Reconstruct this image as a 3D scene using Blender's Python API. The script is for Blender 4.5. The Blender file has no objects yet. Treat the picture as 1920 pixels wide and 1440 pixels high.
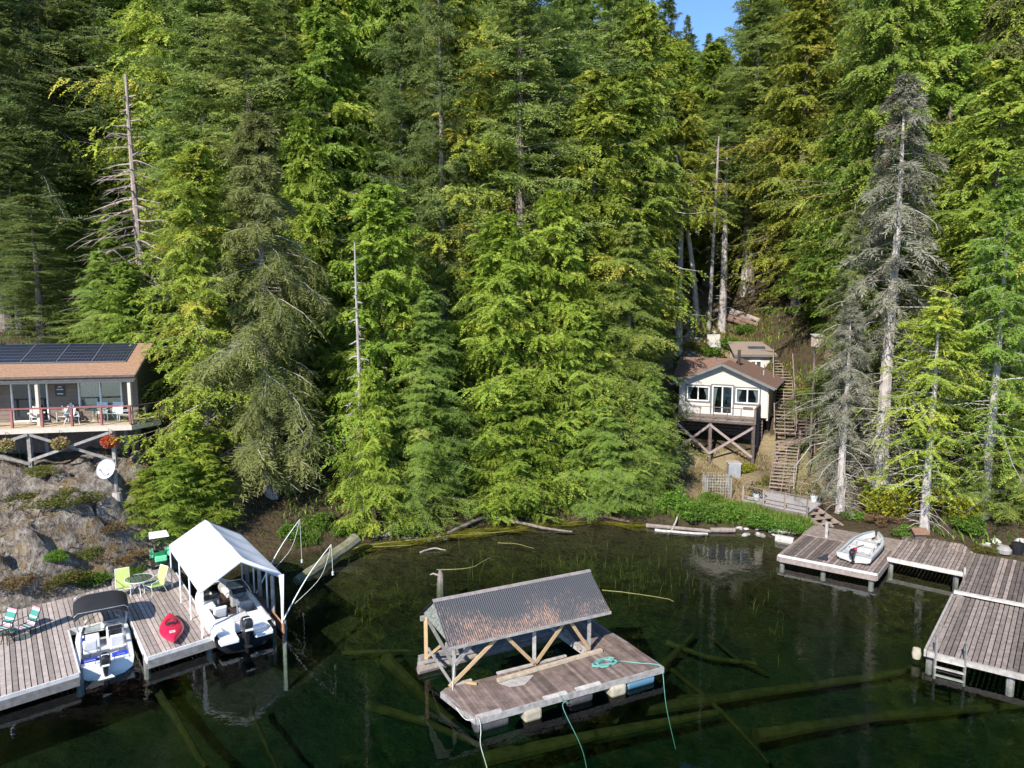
import bpy, math, random
import numpy as np
from mathutils import Vector, Matrix, noise

scene = bpy.context.scene
COL = scene.collection
rad = math.radians
PITCH, FOC, CAMZ = rad(6.5), 1330.0, 13.1

# ------------------------------------------------------------------ camera
cam_d = bpy.data.cameras.new('camera'); cam = bpy.data.objects.new('camera', cam_d); COL.objects.link(cam)
cam.location = (0, 0, CAMZ); cam.rotation_euler = (rad(90) - PITCH, 0, 0)
cam_d.sensor_width = 36; cam_d.lens = 36 * FOC / 1920; cam_d.clip_end = 2000; cam_d.clip_start = .1
scene.camera = cam

def ray(u, v):
    a = (u - 960) / FOC; b = (720 - v) / FOC
    return Vector((a, math.cos(PITCH) + b * math.sin(PITCH), -math.sin(PITCH) + b * math.cos(PITCH)))
def at(u, v, Y):                       # world point at distance Y along a sight line
    d = ray(u, v); t = Y / d.y
    return Vector((d.x * t, Y, CAMZ + d.z * t))
def atz(u, v, z):                      # world point at height z along a sight line
    d = ray(u, v); t = (z - CAMZ) / d.z
    return Vector((d.x * t, d.y * t, z))

# ------------------------------------------------------------------ light
SUN_EL, SUN_AZ = rad(37), math.atan2(.89, .456)      # light travels towards (+x, +y)
w = bpy.data.worlds.new('World'); scene.world = w; w.use_nodes = True
nt = w.node_tree; bg = nt.nodes['Background']
sky = nt.nodes.new('ShaderNodeTexSky'); sky.sky_type = 'NISHITA'; sky.sun_disc = False
sky.sun_elevation = SUN_EL; sky.sun_rotation = rad(207.1); sky.air_density = 1.0; sky.dust_density = .1; sky.ozone_density = 7; sky.altitude = 2500
nt.links.new(sky.outputs[0], bg.inputs[0]); bg.inputs[1].default_value = .15
sd = bpy.data.lights.new('sun', 'SUN'); so = bpy.data.objects.new('sun', sd); COL.objects.link(so)
sd.energy = 4.2; sd.angle = rad(.5); sd.color = (1, .95, .86)
ld = Vector((math.cos(SUN_AZ) * math.cos(SUN_EL), math.sin(SUN_AZ) * math.cos(SUN_EL), -math.sin(SUN_EL)))
so.rotation_euler = ld.to_track_quat('-Z', 'Y').to_euler(); so.location = (-40, -40, 60)
scene.view_settings.view_transform = 'Standard'; scene.view_settings.look = 'None'
scene.view_settings.exposure = 1.05; scene.view_settings.gamma = 1
scene.cycles.max_bounces = 8; scene.cycles.transparent_max_bounces = 12; scene.cycles.diffuse_bounces = 3
scene.cycles.transmission_bounces = 4; scene.cycles.volume_bounces = 0; scene.cycles.glossy_bounces = 3
scene.cycles.use_denoising = True
scene.cycles.caustics_reflective = False; scene.cycles.caustics_refractive = False
scene.cycles.sample_clamp_indirect = 4

# ------------------------------------------------------------------ materials
def _new(name):
    m = bpy.data.materials.new(name); m.use_nodes = True
    return m, m.node_tree, m.node_tree.nodes['Principled BSDF']
def mat(name, c1, c2=None, scale=3., rough=.8, stretch=(1, 1, 1), bump=0., var=.3, spec=.3, metal=0., detail=6., c3=None, rot=0., coat=0., lo=.35, hi=.65):
    m, t, p = _new(name); N = t.nodes; L = t.links
    c2 = c2 or tuple(c * .75 for c in c1)
    tc = N.new('ShaderNodeTexCoord'); mp = N.new('ShaderNodeMapping'); mp.inputs['Scale'].default_value = stretch
    mp.inputs['Rotation'].default_value = (0, 0, rot)
    ns = N.new('ShaderNodeTexNoise'); ns.inputs['Scale'].default_value = scale; ns.inputs['Detail'].default_value = detail; ns.inputs['Roughness'].default_value = .65
    L.new(tc.outputs['Object'], mp.inputs[0]); L.new(mp.outputs[0], ns.inputs[0])
    r = N.new('ShaderNodeValToRGB'); e = r.color_ramp.elements
    e[0].position = lo; e[0].color = (*c1, 1); e[1].position = hi; e[1].color = (*c2, 1)
    if c3: x = e.new((lo + hi) / 2); x.color = (*c3, 1)
    L.new(ns.outputs[0], r.inputs[0])
    at_ = N.new('ShaderNodeAttribute'); at_.attribute_name = 'v'
    mr = N.new('ShaderNodeMapRange'); mr.inputs[3].default_value = 1 - var; mr.inputs[4].default_value = 1 + var
    L.new(at_.outputs['Fac'], mr.inputs[0])
    hs = N.new('ShaderNodeHueSaturation'); L.new(r.outputs[0], hs.inputs['Color']); L.new(mr.outputs[0], hs.inputs['Value'])
    L.new(hs.outputs[0], p.inputs['Base Color'])
    p.inputs['Roughness'].default_value = rough; p.inputs['Metallic'].default_value = metal
    p.inputs['Specular IOR Level'].default_value = spec; p.inputs['Coat Weight'].default_value = coat
    if bump:
        b = N.new('ShaderNodeBump'); b.inputs['Strength'].default_value = bump; b.inputs['Distance'].default_value = .05
        L.new(ns.outputs[0], b.inputs['Height']); L.new(b.outputs[0], p.inputs['Normal'])
    return m
def leafmat(name, dark, mid, light, yel=None, trans=.35):
    m, t, p = _new(name); N = t.nodes; L = t.links
    a = N.new('ShaderNodeAttribute'); a.attribute_name = 'v'
    r = N.new('ShaderNodeValToRGB'); e = r.color_ramp.elements
    e[0].position = 0; e[0].color = (*dark, 1); e[1].position = 1; e[1].color = (*(yel or light), 1)
    x = e.new(.4); x.color = (*mid, 1); x = e.new(.8); x.color = (*light, 1)
    oi = N.new('ShaderNodeObjectInfo')
    hs = N.new('ShaderNodeHueSaturation'); mr = N.new('ShaderNodeMapRange'); mr.inputs[3].default_value = .488; mr.inputs[4].default_value = .510
    m2 = N.new('ShaderNodeMapRange'); m2.inputs[3].default_value = .78; m2.inputs[4].default_value = 1.2
    wn = N.new('ShaderNodeMath'); wn.operation = 'FRACT'; ml = N.new('ShaderNodeMath'); ml.operation = 'MULTIPLY'; ml.inputs[1].default_value = 7.31
    L.new(oi.outputs['Random'], mr.inputs[0]); L.new(oi.outputs['Random'], ml.inputs[0]); L.new(ml.outputs[0], wn.inputs[0]); L.new(wn.outputs[0], m2.inputs[0])
    L.new(mr.outputs[0], hs.inputs['Hue']); L.new(m2.outputs[0], hs.inputs['Value'])
    L.new(a.outputs['Fac'], r.inputs[0]); L.new(r.outputs[0], hs.inputs['Color'])
    tr = N.new('ShaderNodeBsdfTranslucent'); mx = N.new('ShaderNodeMixShader'); mx.inputs[0].default_value = trans
    L.new(hs.outputs[0], p.inputs['Base Color']); L.new(hs.outputs[0], tr.inputs[0])
    p.inputs['Roughness'].default_value = .6; p.inputs['Specular IOR Level'].default_value = .25
    L.new(p.outputs[0], mx.inputs[1]); L.new(tr.outputs[0], mx.inputs[2]); L.new(mx.outputs[0], N['Material Output'].inputs[0])
    return m
def glass(name, tint=(.02, .025, .03)):
    m, t, p = _new(name)
    p.inputs['Base Color'].default_value = (*tint, 1); p.inputs['Roughness'].default_value = .05; p.inputs['Specular IOR Level'].default_value = .6
    return m
def clearglass(name, tint=(.8, .9, .85), f=.25):
    m, t, p = _new(name); N = t.nodes
    tr = N.new('ShaderNodeBsdfTransparent'); tr.inputs[0].default_value = (*tint, 1)
    gl = N.new('ShaderNodeBsdfGlossy'); gl.inputs['Roughness'].default_value = .05
    mx = N.new('ShaderNodeMixShader'); mx.inputs[0].default_value = f
    t.links.new(tr.outputs[0], mx.inputs[1]); t.links.new(gl.outputs[0], mx.inputs[2]); t.links.new(mx.outputs[0], N['Material Output'].inputs[0])
    return m

M = {}
M['deck_tan'] = mat('weathered deck boards', (.265, .215, .188), (.385, .325, .285), 5, .85, (1, 1, 1), .25, .30, detail=8)
M['deck_brown'] = mat('grey brown deck boards', (.13, .098, .082), (.27, .215, .182), 4, .85, (1, 1, 1), .25, .5, detail=8)
M['deck_old'] = mat('old plywood deck', (0.119, 0.081, 0.065), (0.204, 0.153, 0.128), 3.2, .9, (1, 1, 1), .25, .38, detail=10)
M['grey_wood'] = mat('silvery wood', (0.281, 0.264, 0.246), (0.162, 0.149, 0.136), 5, .85, (1, 1, 1), .2, .25)
M['pale_wood'] = mat('bleached wood', (0.468, 0.433, 0.391), (0.306, 0.272, 0.238), 5, .85, (1, 1, 1), .25, .2)
M['white_wood'] = mat('worn white paint on wood', (0.612, 0.595, 0.570), (0.383, 0.357, 0.332), 4, .7, (1, 1, 1), .15, .12, lo=.45, hi=.75)
M['new_wood'] = mat('new lumber', (.44, .30, .165), (.34, .225, .12), 6, .75, (1, 1, 1), .1, .2)
M['orange_wood'] = mat('orange stained beam', (.50, .26, .13), (.36, .17, .085), 6, .75, (1, 1, 1), .1, .18)
M['dark_wood'] = mat('dark brown stained wood', (.15, .115, .10), (.085, .063, .055), 6, .8, (1, 1, 1), .15, .3)
M['stair_wood'] = mat('weathered stair timber', (.30, .225, .185), (.19, .14, .115), 6, .85, (1, 1, 1), .2, .35)
M['rail_red'] = mat('faded red rail paint', (0.281, 0.102, 0.093), (0.221, 0.076, 0.072), 6, .6, (1, 1, 1), .1, .15)
M['cream_trim'] = mat('cream trim', (0.510, 0.442, 0.365), (0.425, 0.365, 0.297), 6, .7, (1, 1, 1), .05, .08)
M['deck_cream'] = mat('tan painted deck', (0.476, 0.374, 0.255), (0.383, 0.297, 0.204), 5, .8, (1, 1, 1), .1, .12)
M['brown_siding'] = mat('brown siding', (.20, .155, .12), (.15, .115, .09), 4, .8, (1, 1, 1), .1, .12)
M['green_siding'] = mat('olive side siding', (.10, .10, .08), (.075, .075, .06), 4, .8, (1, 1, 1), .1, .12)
M['white_siding'] = mat('off white siding', (.50, .455, .405), (.46, .42, .375), 1.5, .7, (1, 1, 1), .05, .05)
M['white_paint'] = mat('white paint', (.78, .77, .74), (.70, .69, .66), 2, .5, (1, 1, 1), .02, .05)
M['grey_trim'] = mat('grey trim', (.16, .15, .145), (.12, .115, .11), 4, .6, (1, 1, 1), .05, .1)
def shingle(name, a, b, c):
    m = mat(name, a, b, 9, .95, (1, 1, 1), .3, .15, detail=10, c3=c); return m
M['shingle_tan'] = shingle('tan shingles', (.33, .195, .12), (.22, .13, .08), (.28, .165, .10))
M['shingle_brown'] = shingle('red brown shingles', (.205, .125, .09), (.12, .074, .055), (.165, .10, .074))
M['shingle_grey'] = shingle('taupe shingles', (.24, .19, .15), (.17, .135, .11), (.21, .165, .13))
M['dark_glass'] = glass('window glass')
M['curtain'] = mat('curtain cloth', (.50, .52, .48), (.38, .40, .37), 3, .9, (9, 9, .5), .1, .1)
M['white_cloth'] = mat('white curtain', (.75, .74, .72), (.62, .61, .6), 3, .9, (9, 9, .5), .1, .1)
M['black_plastic'] = mat('black plastic', (.014, .014, .016), (.022, .022, .024), 6, .35, spec=.5, var=.2)
M['black_metal'] = mat('black metal', (.02, .018, .018), (.035, .03, .03), 6, .5, spec=.5)
M['cell'] = mat('solar cells', (.010, .012, .022), (.016, .018, .032), 2, .3, spec=.5, var=.35)
M['cell_grid'] = mat('solar backing lines', (.17, .18, .20), (.14, .15, .165), 6, .5)
M['galv'] = mat('galvanised metal', (.45, .46, .47), (.33, .34, .35), 5, .45, metal=.6, var=.1)
M['alum'] = mat('aluminium hull', (.62, .61, .58), (.48, .47, .45), 4, .42, metal=.3, var=.08, bump=.03)
M['gel'] = mat('white gelcoat', (.80, .80, .79), (.74, .74, .73), 1.2, .18, var=.02, spec=.5, coat=.3)
M['gel_grey'] = mat('pale grey boat floor', (.50, .50, .49), (.42, .42, .41), 6, .6, var=.08)
M['hull_black'] = mat('black hull paint', (.012, .012, .014), (.02, .02, .022), 3, .2, var=.1, spec=.5)
M['vinyl'] = mat('white vinyl', (.72, .71, .69), (.62, .61, .6), 4, .5, var=.05)
M['vinyl_grey'] = mat('grey vinyl', (.36, .34, .32), (.28, .265, .25), 4, .5, var=.1)
M['maroon'] = mat('dark maroon floor', (.045, .026, .024), (.03, .018, .017), 5, .8)
M['blue'] = mat('blue plastic', (.015, .05, .45), (.01, .03, .28), 5, .5, var=.3)
M['canvas_dark'] = mat('charcoal canvas', (.020, .020, .022), (.016, .016, .018), 2, .85, var=.05, bump=.05)
M['tarp'] = mat('white tarp', (.80, .80, .81), (.72, .72, .73), 1.6, .6, var=.02, bump=.22)
M['kayak'] = mat('red kayak plastic', (.62, .012, .055), (.50, .01, .045), 2, .35, var=.05, spec=.5)
M['lime'] = mat('lime sling fabric', (.42, .50, .16), (.36, .44, .13), 5, .8, var=.08)
M['white_metal'] = mat('white enamel', (.72, .72, .70), (.6, .6, .58), 5, .45, var=.05)
M['cream_plastic'] = mat('cream plastic chairs', (.70, .64, .56), (.6, .55, .48), 4, .6, var=.08)
M['tableglass'] = clearglass('table glass', (.55, .68, .62), .18)
M['screen'] = clearglass('windscreen', (.7, .75, .75), .15)
M['teal'] = mat('teal rope', (.15, .36, .31), (.10, .26, .23), 9, .8, var=.15)
M['rope'] = mat('pale rope', (.55, .56, .50), (.40, .41, .36), 9, .8, var=.15)
M['foam'] = mat('old cream foam', (.42, .37, .27), (.28, .24, .17), 4, .9, var=.1, bump=.3)
M['barrel_blue'] = mat('blue barrel', (.09, .23, .33), (.11, .21, .26), 4, .5, var=.1)
M['barrel_dark'] = mat('dark barrel', (.05, .05, .05), (.09, .085, .08), 4, .6, var=.1)
M['green_a'] = mat('mint plastic', (.16, .62, .33), (.13, .5, .27), 5, .4, var=.1)
M['green_b'] = mat('green paint', (.012, .20, .07), (.01, .15, .05), 5, .4, var=.1)
M['dish'] = mat('dish enamel', (.46, .46, .47), (.40, .40, .42), 2, .6, var=.03)
M['concrete'] = mat('concrete', (.42, .39, .36), (.3, .28, .26), 6, .9, var=.1, bump=.3)
M['bark'] = mat('grey brown bark', (.23, .19, .165), (.10, .08, .068), 6, .9, (1, 1, .25), .6, .25, detail=8)
M['bark_grey'] = mat('silver dead bark', (.42, .38, .35), (.25, .22, .20), 6, .9, (1, 1, .3), .4, .25)
M['bark_dead'] = mat('bleached dead limbs', (.36, .285, .25), (.23, .175, .155), 6, .9, (1, 1, .3), .3, .25)
M['bark_red'] = mat('cedar bark', (.22, .14, .10), (.12, .075, .055), 6, .9, (1, 1, .2), .5, .25)
M['driftwood'] = mat('bleached driftwood', (0.289, 0.242, 0.204), (0.170, 0.136, 0.115), 5, .9, (1, 1, 1), .4, .25)
M['mosslog'] = mat('mossy log', (.24, .21, .17), (.12, .13, .05), 4, .95, (1, 1, 1), .4, .25, c3=(.18, .17, .10))
M['sunklog'] = mat('algae covered log', (.072, .058, .021), (.026, .025, .010), 2.2, .95, (1, 1, 1), .3, .3)
M['yellow_stem'] = mat('yellow green floating reed', (.22, .205, .07), (.14, .14, .038), 4, .8, var=.3)
M['rockm'] = mat('grey shore rock', (0.340, 0.315, 0.289), (0.162, 0.149, 0.136), 3, .9, bump=.5, detail=10)
M['stone'] = mat('pale stone', (.36, .33, .30), (.27, .25, .23), 4, .9, bump=.3)
M['straw'] = mat('dry straw', (.50, .37, .18), (.36, .25, .12), 5, .9)
M['wire'] = mat('galvanised wire', (.45, .46, .44), (.38, .39, .37), 5, .5, metal=.3)
M['pot'] = mat('grey glazed pot', (.40, .42, .43), (.33, .35, .36), 5, .4)
M['brick_orange'] = mat('orange tile', (.24, .14, .09), (.18, .10, .065), 6, .8)
# foliage
M['cedar_bright'] = leafmat('bright cedar sprays', (.085, .130, .017), (.215, .300, .036), (.33, .43, .052), (.46, .48, .065), .42)
M['cedar_yellow'] = leafmat('yellow cedar sprays', (0.095, 0.13, 0.018), (0.225, 0.285, 0.038), (0.35, 0.4, 0.052), (0.48, 0.42, 0.065), .4)
M['cedar_deep'] = leafmat('deep green cedar sprays', (.060, .100, .018), (.150, .230, .034), (.25, .34, .048), (.36, .40, .06), .42)
M['hemlock'] = leafmat('hemlock needles', (.060, .098, .020), (.150, .225, .040), (.24, .325, .058), (.34, .38, .075), .42)
M['fir'] = leafmat('fir needles', (.056, .086, .024), (.142, .196, .046), (.23, .30, .062), (.32, .35, .08), .42)
M['firdark'] = leafmat('dark fir needles', (.040, .068, .022), (.105, .150, .040), (.175, .225, .056), (.25, .28, .07), .42)
M['lichen'] = leafmat('olive lichen needles', (.075, .098, .030), (.165, .200, .056), (.26, .285, .085), (.34, .34, .15), .35)
M['lichen_grey'] = leafmat('grey lichen twigs', (.085, .082, .052), (.15, .146, .095), (.22, .21, .15), (.30, .285, .22), .2)
M['shrub_green'] = leafmat('green shrub leaves', (.045, .09, .010), (.10, .19, .02), (.17, .28, .035), (.26, .32, .05))
M['shrub_yellow'] = leafmat('yellow shrub leaves', (.11, .13, .012), (.24, .25, .02), (.40, .37, .03), (.50, .40, .05))
M['shrub_olive'] = leafmat('olive shrub leaves', (.06, .07, .014), (.13, .14, .025), (.20, .19, .04), (.30, .17, .06))
M['shrub_rust'] = leafmat('rust shrub leaves', (.10, .07, .03), (.20, .13, .055), (.28, .19, .085), (.30, .11, .05))
M['grass'] = leafmat('grass blades', (.05, .10, .012), (.12, .21, .025), (.20, .28, .04), (.34, .33, .09))
M['drygrass'] = leafmat('dry grass blades', (.16, .12, .055), (.30, .235, .11), (.40, .32, .16), (.46, .38, .22))
M['reed'] = leafmat('reed stems', (.03, .045, .008), (.075, .095, .02), (.13, .145, .03), (.19, .18, .05))
M['flower_red'] = leafmat('red flowers', (.22, .07, .02), (.48, .09, .03), (.58, .15, .06), (.60, .28, .13))
M['flower_pale'] = leafmat('pale mixed flowers', (.20, .22, .04), (.36, .32, .10), (.55, .42, .22), (.62, .32, .26))

# ------------------------------------------------------------------ mesh builder
R_ = random.Random(11)
class MB:
    def __init__(s): s.v = []; s.f = []; s.val = []
    def _add(s, vs, fs, val=None):
        b = len(s.v); s.v += [tuple(p) for p in vs]; val = R_.random() if val is None else val
        for f in fs: s.f.append(tuple(b + i for i in f)); s.val.append(val)
    def hexa(s, p, val=None):           # 8 points: bottom ring then top ring
        s._add(p, [(3, 2, 1, 0), (4, 5, 6, 7), (0, 1, 5, 4), (1, 2, 6, 5), (2, 3, 7, 6), (3, 0, 4, 7)], val); return s
    def box(s, c, size, rz=0., val=None, tilt=None):
        hx, hy, hz = size[0] / 2, size[1] / 2, size[2] / 2
        m = Matrix.Rotation(rz, 3, 'Z')
        if tilt: m = m @ Matrix.Rotation(tilt[0], 3, tilt[1])
        c = Vector(c); P = [c + m @ Vector((x, y, z)) for z in (-hz, hz) for x, y in ((-hx, -hy), (hx, -hy), (hx, hy), (-hx, hy))]
        return s.hexa(P, val)
    def bar(s, a, b, w, h=None, up=(0, 0, 1), val=None):   # rectangular beam from a to b
        a, b = Vector(a), Vector(b); h = h or w; d = (b - a).normalized(); up = Vector(up)
        if abs(d.dot(up)) > .98: up = Vector((0, 1, 0))
        sd_ = d.cross(up).normalized() * w / 2; u = sd_.cross(d).normalized() * h / 2
        return s.hexa([a - sd_ - u, a + sd_ - u, b + sd_ - u, b - sd_ - u, a - sd_ + u, a + sd_ + u, b + sd_ + u, b - sd_ + u], val)
    def tube(s, pts, r, n=8, cap=True, val=None):
        pts = [Vector(p) for p in pts]; rs = r if isinstance(r, (list, tuple)) else [r] * len(pts)
        V = []; F = []; prev = None
        for i, p in enumerate(pts):
            d = (pts[min(i + 1, len(pts) - 1)] - pts[max(i - 1, 0)]).normalized()
            if prev is None: prev = d.orthogonal().normalized()
            x = (prev - d * prev.dot(d)); x = x.normalized() if x.length > 1e-6 else d.orthogonal().normalized(); prev = x; y = d.cross(x)
            for k in range(n):
                t = 2 * math.pi * k / n; V.append(p + (x * math.cos(t) + y * math.sin(t)) * rs[i])
        for i in range(len(pts) - 1):
            for k in range(n): F.append((i * n + k, i * n + (k + 1) % n, (i + 1) * n + (k + 1) % n, (i + 1) * n + k))
        if cap: F.append(tuple(range(n - 1, -1, -1))); F.append(tuple((len(pts) - 1) * n + k for k in range(n)))
        s._add(V, F, val); return s
    def prism(s, poly, z0, z1, val=None):                   # vertical extrusion of a ground polygon
        n = len(poly); V = [(p[0], p[1], z0) for p in poly] + [(p[0], p[1], z1) for p in poly]
        a = sum(poly[i][0] * poly[(i + 1) % n][1] - poly[(i + 1) % n][0] * poly[i][1] for i in range(n))
        F = [tuple(range(n - 1, -1, -1)), tuple(range(n, 2 * n))] + [(i, (i + 1) % n, n + (i + 1) % n, n + i) for i in range(n)]
        if a < 0: F = [f[::-1] for f in F]
        s._add(V, F, val); return s
    def slab(s, pts, thick, val=None):                      # planar polygon (3-D) given thickness downwards along its normal
        P = [Vector(p) for p in pts]; nrm = (P[1] - P[0]).cross(P[2] - P[0]).normalized()
        if nrm.z < 0: P.reverse(); nrm = -nrm
        n = len(P); V = [p - nrm * thick for p in P] + P
        s._add(V, [tuple(range(n - 1, -1, -1)), tuple(range(n, 2 * n))] + [(i, (i + 1) % n, n + (i + 1) % n, n + i) for i in range(n)], val); return s
    def loft(s, rings, closed=True, caps=True, val=None):
        n = len(rings[0]); V = [p for r in rings for p in r]; F = []
        for i in range(len(rings) - 1):
            for k in range(n if closed else n - 1): F.append((i * n + k, i * n + (k + 1) % n, (i + 1) * n + (k + 1) % n, (i + 1) * n + k))
        if caps and closed: F.append(tuple(range(n - 1, -1, -1))); F.append(tuple((len(rings) - 1) * n + k for k in range(n)))
        s._add(V, F, val); return s
    def lathe(s, prof, c=(0, 0, 0), n=16, val=None):
        return s.loft([[(c[0] + r * math.cos(2 * math.pi * k / n), c[1] + r * math.sin(2 * math.pi * k / n), c[2] + z) for k in range(n)] for r, z in prof], True, True, val)
    def planks(s, poly, ang, width, gap, z, thick):         # boards laid side by side over a convex polygon
        d = Vector((math.cos(ang), math.sin(ang))); n = Vector((-d.y, d.x)); P = [Vector(p[:2]) for p in poly]
        q = [p.dot(n) for p in P]; k = min(q); Lm = 100
        while k < max(q):
            c = P
            for lim, sg in ((k, 1), (k + width - gap, -1)):
                out = []
                for i in range(len(c)):
                    a, b = c[i], c[(i + 1) % len(c)]; da, db = (a.dot(n) - lim) * sg, (b.dot(n) - lim) * sg
                    if da >= 0: out.append(a)
                    if da * db < 0: out.append(a + (b - a) * (da / (da - db)))
                c = out
                if len(c) < 3: break
            if len(c) >= 3:
                j = R_.uniform(-.004, .004); s.prism(c, z - thick + j, z + j)
            k += width
        return s
    def build(s, name, m, parent=None, smooth=False, bevel=0.):
        me = bpy.data.meshes.new(name); me.from_pydata(s.v, [], s.f); me.materials.append(m)
        a = me.attributes.new('v', 'FLOAT', 'FACE'); a.data.foreach_set('value', s.val)
        if smooth:
            me.polygons.foreach_set('use_smooth', [True] * len(me.polygons))
            if hasattr(me, 'set_sharp_from_angle'): me.set_sharp_from_angle(angle=rad(38))
        o = bpy.data.objects.new(name, me); COL.objects.link(o)
        if parent: o.parent = parent; o.matrix_parent_inverse = parent.matrix_basis.inverted()
        if bevel:
            b = o.modifiers.new('bevel', 'BEVEL'); b.width = bevel; b.segments = 2; b.limit_method = 'ANGLE'
        return o
def tag(o, label=None, cat=None, group=None, kind=None):
    if label: o['label'] = label
    if cat: o['category'] = cat
    if group: o['group'] = group
    if kind: o['kind'] = kind
    return o
def thing(name, label, cat, loc=(0, 0, 0), group=None):
    o = bpy.data.objects.new(name, None); COL.objects.link(o); o.location = loc; o.empty_display_size = .3
    return tag(o, label, cat, group)
def dup(root, loc, rz, label, scale=(1, 1, 1), group=None):
    r = root.copy(); COL.objects.link(r); r.location = loc; r.rotation_euler = (0, 0, rz); r.scale = scale; r['label'] = label
    if group: r['group'] = group
    for ch in list(root.children):
        c = ch.copy(); COL.objects.link(c); c.parent = r; c.matrix_parent_inverse = Matrix.Identity(4)
        for g in ch.children:
            d = g.copy(); COL.objects.link(d); d.parent = c
    return r
def quadmesh(name, V, m, val, smooth=False):                # V: (n,4,3) array of quads
    n = len(V); me = bpy.data.meshes.new(name)
    me.vertices.add(n * 4); me.vertices.foreach_set('co', np.ascontiguousarray(V, dtype=np.float32).ravel())
    me.loops.add(n * 4); me.loops.foreach_set('vertex_index', np.arange(n * 4, dtype=np.int32))
    me.polygons.add(n); me.polygons.foreach_set('loop_start', np.arange(0, n * 4, 4, dtype=np.int32))
    me.update(calc_edges=True); me.materials.append(m)
    a = me.attributes.new('v', 'FLOAT', 'FACE'); a.data.foreach_set('value', np.clip(val, 0, 1).astype(np.float32))
    return me

# ------------------------------------------------------------------ terrain
SH = np.array([(-120, 14), (-60, 20), (-40, 23), (-24, 25.6), (-21, 27.2), (-19.3, 29.6), (-17.2, 32.3), (-15, 34.2), (-13, 35.3), (-11, 36.3), (-8.8, 37.8), (-6.3, 38.8), (-1.9, 41),
               (1.3, 41.9), (7.7, 41.5), (12, 40.2), (15, 39.3), (17.3, 38.6), (19.5, 37.6), (22, 36.0), (24.5, 33.5), (28, 31), (45, 26), (120, 15)], float)
PROF = [(-26, [(0, .15), (1.5, .7), (4, 1.9), (7, 3.3), (9.5, 4.1), (12, 4.7), (16, 6), (30, 12), (60, 23), (110, 42), (200, 74), (420, 130)]),
        (-20.3, [(0, .15), (1, .7), (2.6, 2.1), (4.2, 3.5), (6, 3.95), (9, 4.3), (12, 4.9), (16, 6), (30, 12), (60, 23), (110, 42), (200, 74), (420, 130)]),
        (-15, [(0, .15), (1.5, .6), (4, 1.3), (7, 2.6), (10, 3.8), (12, 4.6), (16, 6), (30, 12), (60, 23), (110, 42), (200, 74), (420, 130)]),
        (-9, [(0, .12), (1, .5), (4, 1.2), (8, 2.7), (15, 6), (30, 12), (60, 23), (110, 42), (200, 74), (420, 130)]),
        (8, [(0, .12), (1, .45), (4, 1.1), (8, 2.3), (15, 5.2), (30, 12), (60, 23), (110, 40), (200, 66), (420, 115)]),
        (12, [(0, .12), (1, .4), (5, .7), (10, .9), (12.5, 1.8), (15, 3.4), (19, 6), (24, 9), (30, 12.3), (60, 24), (110, 40), (200, 64), (420, 110)]),
        (16.5, [(0, .12), (1, .4), (5, .6), (9, .9), (11, 1.2), (13, 2.2), (15, 3.4), (19, 6), (24, 9), (30, 12.3), (60, 24), (110, 40), (200, 64), (420, 110)]),
        (21, [(0, .12), (1, .4), (5, .8), (9, 1.4), (12.5, 2.2), (15, 3.2), (19, 4.9), (24.5, 6.7), (26.5, 8.8), (30, 11.3), (60, 24), (110, 41), (200, 66), (420, 112)]),
        (25, [(0, .15), (1.5, .6), (5, 1.5), (12, 4.2), (18, 7), (30, 12.5), (60, 24), (110, 42), (200, 72), (420, 125)])]
PX = np.array([p[0] for p in PROF], float)
def shore(x): return float(np.interp(x, SH[:, 0], SH[:, 1]))
def ground0(x, y):
    s = y - shore(x)
    if s < 0:
        d = -s
        return -(.08 + .16 * min(d, 3) + .26 * max(0, min(d - 3, 9)) + .3 * max(0, min(d - 12, 14)))
    zs = [np.interp(s, [q[0] for q in p[1]], [q[1] for q in p[1]]) for p in PROF]
    return float(np.interp(x, PX, zs))
def ground(x, y):
    s = y - shore(x); z = ground0(x, y)
    k = min(1, max(0, (s - .3) / 3)); v = Vector((x * .35, y * .35, 0))
    n = noise.noise(v) * .35 + noise.noise(v * 2.7) * .18
    rk = max(0, min(1, (-14.5 - x) / 3)) * max(0, min(1, (15 - s) / 4))
    if rk > 0 and s > 0:
        q = Vector((x * .55, y * .55, z * .5))
        ri = (1 - abs(noise.noise(q))) * .9 + (1 - abs(noise.noise(q * 2.3))) * .5 + noise.noise(q * 5.5) * .16 + noise.noise(q * 11) * .08 - 1.25
        vd = noise.voronoi(q * 1.15)[0]; ri += min(.7, (vd[1] - vd[0]) * 1.1)
        n = n * .4 + ri * rk * 1.35
    if s < 0: n = n * .25; k = min(1, -s / 2)
    if s > 28: n *= 2
    return z + n * k
def axis(a, b, lo, hi, fine, coarse):
    out = [a]
    while out[-1] < b:
        x = out[-1]; d = 0 if lo <= x <= hi else min(abs(x - lo), abs(x - hi)); out.append(x + fine + (coarse - fine) * min(1, d / 40))
    return out
gx = axis(-130, 130, -31, 30, .32, 6); gy = axis(6, 430, 22, 66, .32, 7)
nx, ny = len(gx), len(gy)
tv = [(x, y, ground(x, y)) for y in gy for x in gx]
tf = [(j * nx + i, j * nx + i + 1, (j + 1) * nx + i + 1, (j + 1) * nx + i) for j in range(ny - 1) for i in range(nx - 1)]
me = bpy.data.meshes.new('hillside'); me.from_pydata(tv, [], tf)
rock = []; pale = []
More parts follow.
